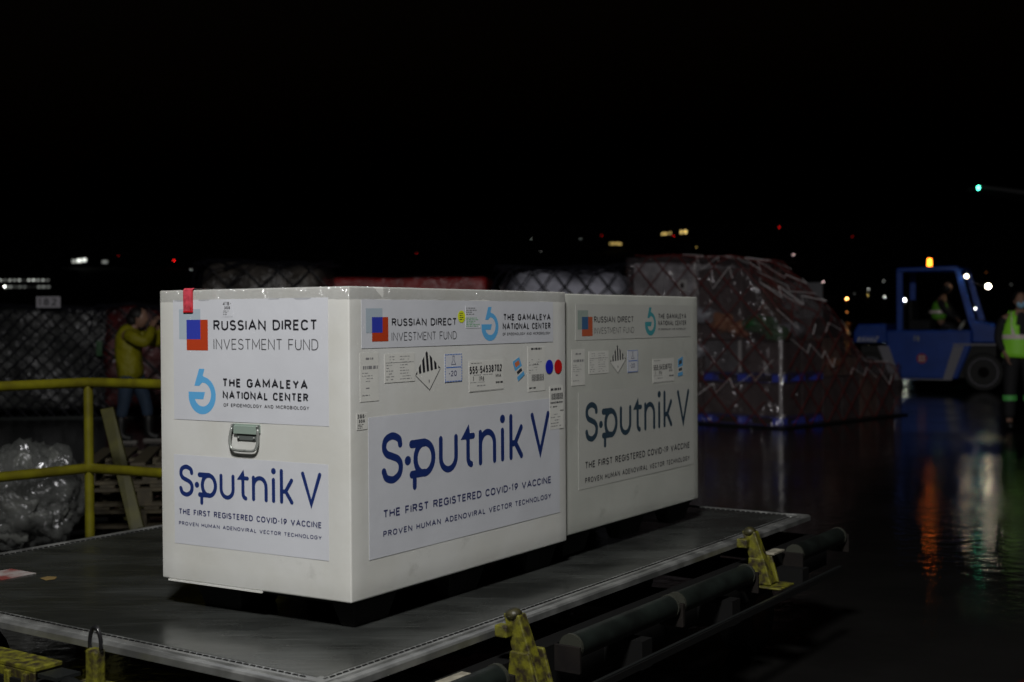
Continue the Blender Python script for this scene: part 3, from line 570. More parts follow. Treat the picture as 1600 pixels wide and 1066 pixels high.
# dolly
dol = thing('cargo_dolly', 'worn yellow roller dolly carrying the aluminium cargo pallet', 'dolly', (NP.x, NP.y, 0))
b = PM()
b.box((-.12, -.236, .34), (PL-.25, -.212, .362)); b.box((-.12, PW+.02, .30), (PL+.15, PW+.09, .42)); b.box((-.14, -.24, .30), (-.07, PW+.09, .43)); b.box((PL+.02, -.05, .30), (PL+.07, PW+.09, .43))
for x_ in (.6, 1.3, 2.0, 2.7): b.box((x_, -.19, .31), (x_+.07, PW+.02, .40))
b.box((-.06, -.05, .30), (PL+.019, .02, .44)); b.build('frame', 'foot', dol)
b = PM()
for x_ in (.25, .75, 1.3, 1.9, 2.5, 3.0):
    b.tube([(x_, .1, .467), (x_, PW-.1, .467)], .036, 12)
b.build('inner_roller', 'roller', dol, smooth=True)
for s0, s1 in ((.0, .57), (.97, 1.62), (1.67, 2.27), (2.78, 3.30)):
    b = PM(); b.tube([(s0, -.125, .445), (s1, -.125, .445)], .038, 20); r_ = b.build('roller', 'roller', dol, smooth=True); r_.modifiers.new('e', 'EDGE_SPLIT')
    b = PM()
    for q in (s0, s1): b.tube([(q-.006, -.125, .445), (q+.006, -.125, .445)], .0405, 20)
    b.build('end_cap', mat('worn_roller_cap', (.04, .042, .033), .45, metal=.3), r_)
    b = PM()
    for q in (s0-.022, s1+.022): b.box((q-.006, -.17, .375), (q+.006, -.08, .455))
    b.build('bearing_plate', 'rust', r_, bevel=.002)
b = PM(); b.box((-.12, -.232, .363), (PL-.25, -.222, .366)); b.build('lip_highlight', 'darkplate', dol)  # paler strip paints the light caught along the beam's top edge
for x_, w_ in ((.38, .12), (2.62, .11)):
    b = PM(); b.box((x_, -.10, .462), (x_+w_, -.055, .470)); b.build('wear_plate', mat('scuffed_plate', (.30, .28, .22), .5, var=.4, vscale=30), dol, bevel=.001)
def stop(s_):
    b = PM(); z0 = .366
    b.box((s_-.065, -.215, z0+.003), (s_+.075, -.05, z0+.011))
    for x_ in (s_-.045, s_+.035):
        b.add([(x_, -.165, z0+.014), (x_+.012, -.165, z0+.014), (x_+.012, -.06, z0+.014), (x_, -.06, z0+.014), (x_, -.135, z0+.115), (x_+.012, -.135, z0+.115), (x_+.012, -.07, z0+.115), (x_, -.07, z0+.115)], [(0, 3, 2, 1), (4, 5, 6, 7), (0, 1, 5, 4), (1, 2, 6, 5), (2, 3, 7, 6), (3, 0, 4, 7)])
    b.add([(s_-.024, -.16, z0+.016), (s_+.028, -.16, z0+.016), (s_+.028, -.09, z0+.016), (s_-.024, -.09, z0+.016), (s_-.018, -.085, z0+.212), (s_+.022, -.085, z0+.212), (s_+.022, -.030, z0+.212), (s_-.018, -.030, z0+.212)], [(0, 3, 2, 1), (4, 5, 6, 7), (0, 1, 5, 4), (1, 2, 6, 5), (2, 3, 7, 6), (3, 0, 4, 7)])
    b.box((s_-.052, -.065, z0+.150), (s_-.019, -.022, z0+.185))
    o = b.build('pallet_stop', 'yellow', dol, bevel=.006)
    b = PM(); b.ball((s_-.002, -.058, z0+.209), .026, 8, sq=(1, 1, .75)); b.build('stop_head', mat('grimy_cast_steel', (.04, .036, .010), .5, var=.8, vscale=30, bump=.6), o, smooth=True)
stop(.76); stop(2.47)
# hinge latch with cable loop at the near short side
b = PM(); b.box((-.098, .745, .43), (-.060, .790, .540)); b.box((-.115, .715, .40), (-.04, .83, .448)); lt = b.build('latch', 'yellow', dol, bevel=.008)
b = PM(); b.tube([(-.08, .765+.024*math.cos(a), .548+(.050 if math.sin(a) > 0 else .02)*math.sin(a)) for a in [(-.12+1.24*i/20)*PI for i in range(21)]], .0058, 8); b.build('cable_loop', 'cable', lt, smooth=True)
b = PM(); b.tube([(-.14, .70, .425), (-.10, .86, .425)], .030, 14); b.build('latch_roller', 'darkplate', lt, smooth=True)
b = PM(); b.box((-.13, .97, .455), (-.035, 1.36, .468)); b.box((-.13, .97, .33), (-.122, 1.36, .455))
for y_ in (.99, 1.07, 1.20): b.box((-.145, y_, .33), (-.131, y_+.022, .450))
b.build('side_bracket', 'yellow', dol, bevel=.003)
b = PM(); b.box((-.13, .87, .445), (-.05, .955, .455)); b.build('tread_plate', 'darkplate', dol)
for x_ in (.45, PL-.45):
    for y_ in (.12, PW-.12):
        b = PM(); b.tube([(x_, y_-.06, .16), (x_, y_+.06, .16)], .16, 24); w_ = b.build('wheel', 'rubber', dol, smooth=False)
        b = PM(); b.tube([(x_, y_-.065, .16), (x_, y_+.065, .16)], .085, 18); b.build('rim', 'rust2', w_)
b = PM(); b.tube([(-.1, PW/2, .30), (-1.3, PW/2, .22)], .03, 8); b.build('drawbar', 'yellow', dol)
# ------------------------------------------------------------------ guard rail, leaning beam, wooden pallets, film bag
c0 = at(137, 594, 7.4); z1, z2 = 1.08, .60
lf = Vector((-.43*5.2, -.45*0, 0))
pL = Vector((at(-260, 0, 6.35).x, 6.35, 0)); pR = Vector((at(420, 0, 6.75).x, 6.75, 0)); pc = Vector((c0.x, c0.y, 0))
gr = thing('guard_rail', 'yellow tubular guard rail with corner post behind the pallet', 'guard rail', (pc.x, pc.y, 0))
b = MB(); b.cyl((0, 0, 0), (0, 0, z1-.02), .026, 16); b.cyl((0, 0, 0), (0, 0, .012), .07, 16); b.build('post', 'rail', gr, smooth=False)
for q, nm in ((pL, 'l'), (pR, 'r')):
    for z in (z1, z2):
        d = q-pc; b = MB(); b.cyl((0, 0, z), (d.x, d.y, z), .0275, 16); o = b.build('rail', 'rail', gr, smooth=True); o.modifiers.new('e', 'EDGE_SPLIT')
    b = MB(); d = q-pc; b.cyl((d.x, d.y, 0), (d.x, d.y, z1), .026, 16); b.build('post', 'rail', gr)
a_, b_ = at(166, 640, 8.4), at(212, 850, 8.0)
t = thing('steel_beam', 'dull yellow flat beam leaning behind the guard rail post', 'beam', (b_.x, b_.y, 0))
b = MB(); A1 = a_-Vector((b_.x, b_.y, 0)); B1 = Vector((0.03, 0, 0)); w_ = .045
b.add([(B1.x-w_, 0, 0), (B1.x+w_, 0, 0), (B1.x+w_, .03, 0), (B1.x-w_, .03, 0), (A1.x-w_, A1.y, A1.z), (A1.x+w_*.8, A1.y, A1.z+.015), (A1.x+w_*.8, A1.y+.03, A1.z+.015), (A1.x-w_, A1.y+.03, A1.z)], [(0, 3, 2, 1), (4, 5, 6, 7), (0, 1, 5, 4), (1, 2, 6, 5), (2, 3, 7, 6), (3, 0, 4, 7)])
b.build('beam', 'yboard', t, bevel=.004)
b = MB(); b.box((-.02, -.05, 0), (.16, .1, .16)); b.build('foot_block', 'yboard', t, bevel=.01)
def wood_pallet(x, y, z, rz, label):
    t = thing('wooden_pallet', label, 'pallet', (x, y, z), rz, 'wooden pallets stacked behind the guard rail')
    for i in range(6): b = MB(); b.box((i*.165, 0, .122), (i*.165+.1, 1.2, .144)); b.build('deck_board', 'wood', t, bevel=.003)
    for y_ in (0, .55, 1.1): b = MB(); b.box((0, y_, .10), (.925, y_+.1, .121)); b.build('stringer', 'wood', t)
    for y_ in (0, .55, 1.1):
        for x_ in (0, .41, .82): b = MB(); b.box((x_, y_, .022), (x_+.1, y_+.1, .099)); b.build('block', 'wood', t)
    for y_ in (0, .55, 1.1): b = MB(); b.box((0, y_, 0), (.925, y_+.1, .021)); b.build('bottom_board', 'wood', t)
p0 = at(105, 0, 8.9)
for i, w_ in enumerate(('bottom', 'middle', 'top')): wood_pallet(p0.x+.03*i, 8.9+.02*i, .02+.1455*i, math.radians(4+3*i), '%s wooden pallet of the stack behind the guard rail' % w_)
# crumpled clear film heap
def filmheap():
    t = thing('plastic_film_heap', 'heap of crumpled clear plastic film behind the guard rail', 'plastic film', (at(40, 0, 8.3).x, 8.3, 0))
    for k, (cx, cy, cz, rr, sq) in enumerate(((-.10, 0, .30, .34, (1.05, .8, .95)), (.10, .05, .34, .27, (.85, .8, 1.0)), (-.45, .1, .30, .34, (1, .9, .95)))):
        for lay in range(2):
            b = MB(); n = 44; vs = []; fs = []
            for i in range(n+1):
                th = PI*i/n
                for j in range(2*n):
                    ph = PI*j/n; d = Vector((math.sin(th)*math.cos(ph)*sq[0], math.sin(th)*math.sin(ph)*sq[1], math.cos(th)*sq[2]))
                    q = d*2.2+Vector((k*5+lay*9, 1, 2)); r = rr*(1-.12*lay)*(1+.28*noise.noise(q)+.16*(1-2*abs(noise.noise(q*2.3)))+.04*(1-2*abs(noise.noise(q*5)))-.08)
                    p = Vector((cx, cy, cz))+d*r; p.z = max(p.z, .012+.01*lay); vs.append(p)
            for i in range(n):
                for j in range(2*n): fs.append((i*2*n+j, (i+1)*2*n+j, (i+1)*2*n+(j+1) % (2*n), i*2*n+(j+1) % (2*n)))
            b.add(vs, fs); b.build('film_fold' if lay == 0 else 'inner_film', 'film_clear' if lay == 0 else 'film_clear2', t, smooth=True)
filmheap()
# ------------------------------------------------------------------ wrapped and netted loads
def net(mb, P, s0, s1, tmax, step, r, fam=(1, -1), amp=0, n=26, cut=None):
    """diagonal strands over a surface P(s,t)"""
    for sg in fam:
        k = s0-tmax if sg > 0 else s0
        while k < (s1 if sg > 0 else s1+tmax):
            run = []
            for i in range(n+1):
                t = tmax*i/n; s = k+sg*t
                if s0 <= s <= s1: run.append(P(s, t))
                elif len(run) > 1: mb.tube(run, r, 5); run = []
                else: run = []
            if len(run) > 1: mb.tube(run, r, 5)
            k += step
def load(name, label, cat, x, y, rz, L, Wd, H, m, netmat=None, seed=1, r=.3, wob=.12, step=.45, rope=.012, film=True, group=None, sign=False):
    t = thing(name, label, cat, (x, y, 0), rz, group)
    b = MB(); b.box((-.1, -.1, 0), (L+.1, Wd+.1, .03)); b.build('base_sheet', 'darkplate', t)
    b = MB(); rbox(b, 0, 0, .031, L, Wd, H, r, .16, wob, seed, wf=1.6); b.build('wrapped_cargo', m, t, smooth=True, weld=True)
    if film:
        b = MB(); rbox(b, -.03, -.03, .035, L+.03, Wd+.03, H+.03, r, .12, wob*.8, seed+3, wf=2.6); b.build('stretch_film', 'film_dark', t, smooth=True, weld=True)
    if netmat:
        b = MB()
        def top(a, q): return H+.035-wob*(.5+.5*noise.noise(Vector((a-L/2, q-Wd/2, H/2))*1.6+Vector((seed, seed*.7, 0))))
        hs = H-r*.6
        def Pf(s, tt): return (s, -.045, tt+.03) if tt < hs else (s, -.045+(tt-hs), min(top(s, tt-hs), hs+(tt-hs)*1.4+.05))
        def Pl(s, tt): return (-.045, s, tt+.03) if tt < hs else (-.045+(tt-hs), s, min(top(tt-hs, s), hs+(tt-hs)*1.4+.05))
        net(b, Pf, 0, L, hs+Wd*.9, step, rope); net(b, Pl, 0, Wd, hs+L*.9, step, rope)
        b.build('cargo_net', netmat, t)
    return t
# left, dark netted load with placard
p = at(-70, 0, 19.3)
t = load('netted_load', 'dark netted cargo load with a pale placard, at the far left', 'cargo load', p.x, 19.3, math.radians(8), 2.35, 2.6, 1.68, 'tarp_dk', 'rope_dark', 3, .15, .15, .2, .008, group='netted cargo loads on the apron')
b = MB(); q = at(52, 481, 19.25); b.box((q.x-p.x-.0, -.07, q.z), (q.x-p.x+.34, -.055, q.z+.165)); b.T = None
pl = b.build('placard', 'placard', t)
b = MB(lambda x, y, z: (x, y-.072, z)); text(b, '182', q.x-p.x+.03, q.z+.03, q.x-p.x+.29, q.z+.14, .2, 0, .25); b.build('lettering', 'carton2', pl)
p = at(150, 0, 19.6)
t = load('netted_load', 'dark red tarpaulin-covered cargo load behind the person in yellow', 'cargo load', p.x, 19.4, math.radians(5), 2.2, 2.4, 1.74, 'tarp_red', 'rope_dark', 8, .25, .25, .4, group='netted cargo loads on the apron')
b = MB(); q = at(160, 0, 19.3); b.box((.08, -.07, .92), (.16, -.05, 1.14)); b.build('green_tag', 'bag_green', t)
p = at(300, 0, 20.5)
load('netted_load', 'brown-grey film-wrapped cargo load rising behind the near crate', 'cargo load', p.x, 20.5, math.radians(3), 2.2, 2.4, 2.42, 'tarp_br', 'rope_dark', 12, .40, .28, .5, group='netted cargo loads on the apron')
p = at(440, 0, 22)
load('netted_load', 'long red tarpaulin-covered cargo load seen over the crate tops', 'cargo load', p.x, 22, math.radians(-2), 3.45, 2.4, 2.15, 'tarp_bright', None, 15, .10, .06, .5, group='netted cargo loads on the apron')
p = at(775, 0, 19.5)
load('netted_load', 'pale tarpaulin-covered mound under a dark net, beside the tall load', 'cargo load', p.x, 19.5, math.radians(2), 2.25, 2.4, 2.26, 'tarp', 'rope_dark', 22, .62, .20, .32, .011, False, group='netted cargo loads on the apron')
# the big load on the right
CX, CY, ra = 3.42, 16.8, math.radians(46)
t = thing('netted_load', 'tall sloping cargo load of cartons on blue pallets under film and a red net', 'cargo load', (CX, CY, 0), ra, 'netted cargo loads on the apron')
b = MB(); b.box((-.12, -.12, 0), (3.12, 2.56, .022)); b.build('base_sheet', 'darkplate', t, bevel=.004)
def bpal(x0, y0, z0, L, Wd):
    b = MB(); b.box((x0, y0, z0+.105), (x0+L, y0+Wd, z0+.13)); b.box((x0+.01, y0+.01, z0), (x0+L-.01, y0+.09, z0+.018)); b.box((x0+.01, y0+.091, z0), (x0+.09, y0+Wd, z0+.018)); b.build('pallet_deck', 'bluedk', t); b = MB()
    for i in range(3):
        for j in range(3): b.box((x0+(L-.14)*i/2, y0+(Wd-.14)*j/2, z0+.019), (x0+(L-.14)*i/2+.14, y0+(Wd-.14)*j/2+.14, z0+.104))
    b.build('plastic_pallet', 'bluepl', t)
bpal(0, 0, .025, 1.0, 1.2); bpal(0, 0, .575, 1.0, 1.2); bpal(0, 1.25, .025, 1.0, 1.15)
def H(a, q):
    z = 2.12+.11*min(1, max(0, (q-.6)/1.2))
    k = .85-.30*min(1, max(0, (a-.4)/.6))
    if q < .6: z -= (.6-q)/.6*k
    if a > 1.0: z -= (a-1.0)*.71
    return max(.70, z)
rr = random.Random(4)
def boxes(x0, x1, nx, y0, y1, ny, z0, z1, ms):
    for i in range(nx):
        for j in range(ny):
            xa, xb = x0+(x1-x0)*i/nx, x0+(x1-x0)*(i+1)/nx; ya, yb = y0+(y1-y0)*j/ny, y0+(y1-y0)*(j+1)/ny
            zt = min(z1-rr.uniform(0, .03), min(H(xa, ya), H(xb, ya), H(xb, yb), H(xa, yb))-.05)
            if zt > z0+.06: b = MB(); b.box((xa+.006, ya+.006, z0), (xb-.006, yb-.006, zt)); b.build('carton', rr.choice(ms), t, bevel=.01)
boxes(0, 1, 2, 0, 1.2, 2, .156, .57, ['carton3', 'carton3', 'carton2']); boxes(0, 1, 2, 0, 1.2, 2, .706, 1.12, ['carton3', 'carton2'])
boxes(0, 1, 2, 1.25, 2.4, 2, .156, .78, ['carton3', 'carton']); boxes(0, 1, 2, 1.25, 2.4, 2, .782, 1.45, ['carton', 'carton3'])
boxes(0, 1, 2, 1.35, 2.4, 2, 1.452, 2.20, ['whitebox'])
boxes(0.05, 1, 2, .62, 1.33, 1, 1.13, 2.18, ['carton', 'carton3']); boxes(1.05, 3.0, 4, 0.02, 2.4, 3, .03, .62, ['carton', 'carton3', 'carton']); boxes(1.05, 2.4, 3, .02, 2.4, 3, .625, 1.15, ['carton', 'carton3']); boxes(1.05, 1.8, 2, .2, 2.4, 3, 1.155, 1.7, ['carton', 'carton3'])
for (x_, y_, z_, r_, m_, sq) in ((.15, .95, 1.36, .2, 'bag_orange', (1, 1.1, .8)), (.12, .70, 1.27, .15, 'bag_orange', (1, 1.2, .8)), (.16, .42, 1.32, .18, 'bag_green', (1.2, 1.3, .7)), (.14, .15, 1.20, .16, 'bag_green', (1.2, 1, .6)), (.05, 1.25, 1.45, .17, 'bag_grey', (1, 1.4, .7)), (.55, .2, 1.24, .18, 'bag_grey', (1.4, 1, .6)), (1.3, .12, .80, .16, 'bag_orange', (1.4, 1, .6)), (-.02, 1.32, .98, .16, 'bag_grey', (.6, 1.2, .7)), (-.03, 2.1, .3, .2, 'bag_grey', (.6, 1.2, .8))):
    b = MB(); b.ball((x_, y_, z_), r_, 12, sq=sq, wob=.18); b.build('sack', m_, t, smooth=True)
for y_, z0_, z1_ in ((.004, .156, 1.12), (.62, .706, 1.12), (1.34, 1.47, 2.17)):
    b = MB(); b.box((-.012, y_-.02, z0_), (-.004, y_+.025, z1_)); b.build('strap', 'strap', t)
b = MB(); b.box((-.012, 1.47, 1.78), (-.005, 1.62, 1.93)); s_ = b.build('round_logo_sticker', 'white', t); b = MB(lambda x, y, z: (-.0135, x, y)); b.add([(1.545+.035*math.cos(i*PI/8), 1.855+.04*math.sin(i*PI/8), 0) for i in range(16)], [tuple(range(16))]); b.build('spot', 'black', s_)
# film over everything
b = MB(); NX, NY = 46, 36; vs = []; fs = []
def Hf(a, q): return H(min(max(a, 0), 3), min(max(q, 0), 2.44))+.03+.05*noise.noise(Vector((a*2.5, q*2.5, 3)))+.02*noise.noise(Vector((a*7, q*7, 3)))
for i in range(NX+1):
    for j in range(NY+1):
        a, q = -.05+3.12*i/NX, -.05+2.54*j/NY; vs.append((a, q, Hf(a, q)))
for i in range(NX):
    for j in range(NY): k = i*(NY+1)+j; fs.append((k, k+NY+1, k+NY+2, k+1))
b.add(vs, fs)
for (fn, n_) in ((lambda s: (-.05+3.12*s, -.05), NX), (lambda s: (-.05, -.05+2.54*s), NY), (lambda s: (-.05+3.12*s, 2.49), NX), (lambda s: (3.07, -.05+2.54*s), NY)):
    vs = []; fs = []; K = 14
    for i in range(n_+1):
        a, q = fn(i/n_); zt = Hf(a, q)
        for k in range(K+1):
            f = k/K; o = .035*noise.noise(Vector((a*2, q*2, f*4)))*math.sin(PI*min(1, (1-f)*1.3+0))
            vs.append((a+(o if abs(a+.05) < .01 or abs(a-3.07) < .01 else 0), q+(o if abs(q+.05) < .01 or abs(q-2.49) < .01 else 0), zt*f+.03*(1-f)))
    for i in range(n_):
        for k in range(K): s_ = i*(K+1)+k; fs.append((s_, s_+K+1, s_+K+2, s_+1))
    b.add(vs, fs)
b.build('stretch_film', 'film', t, smooth=True, weld=True)
def Pa(s, tt):   # right-hand face, b=0 side
    h_ = H(s, 0)+.02
    if tt < h_: return (s, -.075, tt+.03)
    q = (tt-h_)*.75-.05; return (s, q, Hf(s, q)+.03)
def Pb(s, tt):
    h_ = H(0, s)+.02
    if tt < h_: return (-.075, s, tt+.03)
    q = (tt-h_)-.05; return (q, s, Hf(q, s)+.03)
b = MB(); net(b, Pa, 0, 3.0, 3.2, .42, .007, (1,)); net(b, Pb, 0, 2.4, 3.6, .42, .007, (1,), n=34); b.build('cargo_net', 'rope_red', t)
b = MB(); net(b, Pa, .12, 3.0, 3.2, .42, .006, (-1,)); net(b, Pb, .1, 2.4, 3.6, .42, .006, (-1,), n=34); b.build('cargo_net', 'rope_red', t)
# broken white strands painting in the glints on film folds and rope
b = MB(); rq = random.Random(11)
def zig(f_, s0, s1, tt, du, dv):
    pts = []; s = s0; k = 0
    while s < s1:
        x, y, z = f_(s, max(.05, tt+rq.uniform(-.02, .02))); o_ = .014
        pts.append((x-o_*(f_ is Pb), y-o_*(f_ is Pa), z+o_*.7))
        if k % 2 == 0: s += du*rq.uniform(.6, 1.35); tt -= dv*rq.uniform(.6, 1.4)
        else: s += du*.22; tt += dv*rq.uniform(.55, .75)
        k += 1
        if tt < .15: break
    i = 0
    while i < len(pts)-1:
        j = min(len(pts), i+rq.choice((2, 3, 3, 4, 5))); b.tube(pts[i:j], rq.choice((.0035, .0045, .006)), 5); i = j-1+(rq.random() < .45)
for tt in (.75, 1.15, 1.5, 1.85, 2.2, 2.55, 2.9, 3.2): zig(Pa, .04+rq.random()*.1, 2.95, tt+.35, .30, .19)
for tt in (.85, 2.1, 2.5): zig(Pb, .05+rq.random()*.1, 1.3, tt, .22, .22)
b.build('glint_strands', 'rope_glint', t)
# white box load far behind the slope
p = at(1222, 0, 24); b = MB(); b.box((0, 0, 0), (.75, 1, 2.05)); b.build('stacked_case', mat('pale_case', (.20, .20, .22), .5, var=.3, vscale=2), None, bevel=.02, label='pale upright case standing behind the slope of the red-netted load', category='case').location = (p.x, 24, 0)
# ------------------------------------------------------------------ people
def skinmesh(verts, edges, radii, sub=2):
    me = bpy.data.meshes.new('sk'); me.from_pydata(verts, edges, []); o = bpy.data.objects.new('sk', me); COL.objects.link(o)
    o.modifiers.new('s', 'SKIN'); sk = me.skin_vertices[0].data
    for i, r in enumerate(radii): sk[i].radius = (r, r) if not isinstance(r, tuple) else r
    sk[0].use_root = True
    s = o.modifiers.new('b', 'SUBSURF'); s.levels = sub; s.render_levels = sub
    dg = bpy.context.evaluated_depsgraph_get(); dg.update(); m2 = bpy.data.meshes.new_from_object(o.evaluated_get(dg)); bpy.data.objects.remove(o)
    vs = [v.co.copy() for v in m2.vertices]; fs = [tuple(p.vertices) for p in m2.polygons]; bpy.data.meshes.remove(m2); return vs, fs
def head(b, c, face, s=1.0, tilt=0):   # face = yaw the head looks towards
    R = Matrix.Translation(c) @ Matrix.Rotation(face, 4, 'Z') @ Matrix.Rotation(tilt, 4, 'Y') @ Matrix.Scale(s, 4)
    vs = []; fs = []; n = 16
    for i in range(n+1):
        th = PI*i/n
        for j in range(2*n):
            ph = PI*j/n; x = math.sin(th)*math.cos(ph)*.095; y = math.sin(th)*math.sin(ph)*.075; z = math.cos(th)*.118
            if z < 0: k = 1+z*2.2; x *= .55+.45*k if x < 0 else .8+.2*k; y *= k*.6+.4
            if x > .05: x += .018*math.exp(-((y/.014)**2))*math.exp(-(((z+.018)/.022)**2)); x -= .008*math.exp(-((abs(y)-.03)/.013)**2)*math.exp(-((z-.012)/.012)**2); x += .006*math.exp(-(y/.025)**2)*math.exp(-((z+.055)/.008)**2)
            vs.append((x, y, z))
    for i in range(n):
        for j in range(2*n): fs.append((i*2*n+j, (i+1)*2*n+j, (i+1)*2*n+(j+1) % (2*n), i*2*n+(j+1) % (2*n)))
    b.add(vs, fs, R)
    for sg in (-1, 1): b.ball((-.005, sg*.076, -.005), .024, 6, m=R, sq=(.7, .35, 1.2))
    return R
def fingers(V, E, Rd, i, tip, side, L=.075):   # five bent fingers from hand vertex i; tip = direction, side = across
    tip = Vector(tip).normalized(); side = Vector(side).normalized(); c = Vector(V[i]); nrm = tip.cross(side)
    for k, (o_, l_) in enumerate(((-.030, .85), (-.010, 1.0), (.010, .95), (.029, .75))):
        a = c+side*o_+tip*.045; b_ = a+tip*.032*l_+nrm*.010; d_ = b_+tip*.022*l_+nrm*.024
        j = len(V); V += [tuple(a), tuple(b_), tuple(d_)]; E += [(i, j), (j, j+1), (j+1, j+2)]; Rd += [.010, .0085, .007]
    a = c-side*.036+tip*.005; b_ = a-side*.018+tip*.028+nrm*.012; j = len(V); V += [tuple(a), tuple(b_)]; E += [(i, j), (j, j+1)]; Rd += [.011, .009]
def limb(b, P, R_, sub=2):
    vs, fs = skinmesh([tuple(p) for p in P], [(i, i+1) for i in range(len(P)-1)], R_, sub); b.add(vs, fs)
# person in the yellow jacket, photographing
p = at(208, 0, 15.6)
ym = thing('person', 'person in yellow rain jacket, jeans and dark boots raising both hands to their face', 'person', (p.x, 15.6, 0))
V = [(-.03, 0, .82), (-.05, 0, 1.00), (-.05, 0, 1.20), (.0, 0, 1.33), (.05, 0, 1.41),
     (-.04, -.17, 1.27), (.20, -.25, 1.17), (.26, -.07, 1.38), (-.04, .17, 1.27), (.22, .24, 1.17), (.28, .07, 1.38),
     (-.05, -.10, .76), (-.09, -.11, .43), (-.12, -.12, .09), (-.02, -.12, .045), (.02, .10, .76), (.12, .11, .43), (.14, .12, .09), (.24, .12, .045)]
E = [(0, 1), (1, 2), (2, 3), (3, 4), (2, 5), (5, 6), (6, 7), (2, 8), (8, 9), (9, 10), (0, 11), (11, 12), (12, 13), (13, 14), (0, 15), (15, 16), (16, 17), (17, 18)]
Rd = [(.09, .09), (.085, .09), (.085, .095), .06, .055, .06, .045, .03, .06, .045, .03, .085, .055, .04, .035, .085, .055, .04, .035]
fingers(V, E, Rd, 7, (.1, .3, 1), (1, 0, 0)); fingers(V, E, Rd, 10, (.1, -.3, 1), (1, 0, 0))
vs, fs = skinmesh(V, E, Rd); b = MB(); b.add(vs, fs); head(b, (.085, 0, 1.46), math.radians(-12)); b.build('body', 'skin', ym, smooth=True)
b = MB(); limb(b, [(-.02, 0, .70), (-.04, 0, .86), (-.06, 0, 1.02), (-.055, 0, 1.2), (-.03, 0, 1.31), (.01, 0, 1.37)], [(.19, .17), (.185, .165), (.175, .165), (.17, .175), (.13, .15), .085])
limb(b, [(-.04, -.15, 1.28), (.07, -.24, 1.23), (.21, -.26, 1.16), (.25, -.17, 1.28), (.26, -.09, 1.36)], [.095, .088, .078, .062, .052]); limb(b, [(-.04, .15, 1.28), (.07, .23, 1.23), (.23, .25, 1.16), (.27, .17, 1.28), (.28, .09, 1.36)], [.095, .088, .078, .062, .052])
b.build('jacket', 'jacket', ym, smooth=True)
b = MB(); limb(b, [(-.03, -.02, .82), (-.05, -.10, .72), (-.09, -.11, .43), (-.115, -.12, .28)], [.12, .105, .075, .066]); limb(b, [(-.0, .02, .82), (.02, .10, .72), (.12, .11, .43), (.135, .12, .28)], [.12, .105, .075, .066]); b.build('jeans', 'jeans', ym, smooth=True)
for dx, dy in ((0, 0), (.255, .24)):
    b = MB(); limb(b, [(-.115+dx, -.12+dy, .34), (-.12+dx, -.12+dy, .10), (-.08+dx, -.12+dy, .055), (.02+dx, -.12+dy, .045)], [.072, .06, .055, .045]); o = b.build('boot', 'boots', ym, smooth=True)
    b = MB(); b.box((-.175+dx, -.16+dy, 0), (.07+dx, -.08+dy, .022)); b.build('sole', 'sole', o, bevel=.01)
b = MB(); b.ball((.050, 0, 1.495), .105, 12, sq=(1.0, .86, .90)); b.ball((.0, 0, 1.44), .085, 10, sq=(.9, .9, 1.1)); b.build('hair', 'hair', ym, smooth=True)
cm = thing('camera', 'small black camera held up by the person in the yellow jacket', 'camera', (p.x+.255, 15.6, 1.395))
b = MB(); b.box((-.02, -.055, -.02), (.02, .055, .06)); b.build('camera_body', 'camera', cm, bevel=.006); b = MB(); b.cyl((.02, 0, .018), (.075, 0, .018), .028, 14); b.build('lens', 'camera', cm)
# person in the lime vest at the right edge
p = at(1594, 0, 16.5)
vm = thing('person', 'person in lime reflective vest, dark clothes and pale blue face mask by the tractor', 'person', (p.x, 16.5, 0), math.radians(-8))
V = [(0, 0, .95), (0, 0, 1.12), (0, .01, 1.32), (0, .01, 1.46), (0, -.005, 1.54),
     (-.20, .01, 1.40), (-.25, .02, 1.12), (-.17, -.08, .90), (.20, .01, 1.40), (.26, .02, 1.12), (.24, -.06, .88),
     (-.10, 0, .88), (-.12, -.01, .50), (-.13, 0, .10), (-.14, -.12, .05), (.10, 0, .88), (.12, -.01, .50), (.13, 0, .10), (.15, -.12, .05)]
Rd = [(.15, .11), (.145, .10), (.16, .11), .07, .055, .055, .042, .03, .055, .042, .03, .085, .058, .042, .038, .085, .058, .042, .038]
E = [(0, 1), (1, 2), (2, 3), (3, 4), (2, 5), (5, 6), (6, 7), (2, 8), (8, 9), (9, 10), (0, 11), (11, 12), (12, 13), (13, 14), (0, 15), (15, 16), (16, 17), (17, 18)]
fingers(V, E, Rd, 7, (.1, -.2, -1), (0, 1, 0)); fingers(V, E, Rd, 10, (-.1, -.2, -1), (0, 1, 0))
vs, fs = skinmesh(V, E, Rd); b = MB(); b.add(vs, fs); RH = head(b, (0, -.02, 1.60), math.radians(-98)); b.build('body', 'skin', vm, smooth=True)
b = MB(); limb(b, [(0, 0, .86), (0, 0, 1.1), (0, .01, 1.32), (0, .01, 1.44), (0, 0, 1.50)], [(.165, .12), (.16, .115), (.175, .125), (.10, .09), .072])
for sg in (-1, 1): limb(b, [(.17*sg, .01, 1.40), (.235*sg, .015, 1.26), (.26*sg, .02, 1.12), (.235*sg if sg > 0 else -.19, -.05, .96)], [.078, .07, .06, .05])
b.build('jacket', 'clothes', vm, smooth=True)
b = MB()
for sg in (-1, 1): limb(b, [(.04*sg, 0, .95), (.10*sg, 0, .85), (.12*sg, -.01, .50), (.13*sg, 0, .12)], [.13, .11, .085, .075])
b.build('trousers', 'clothes', vm, smooth=True)
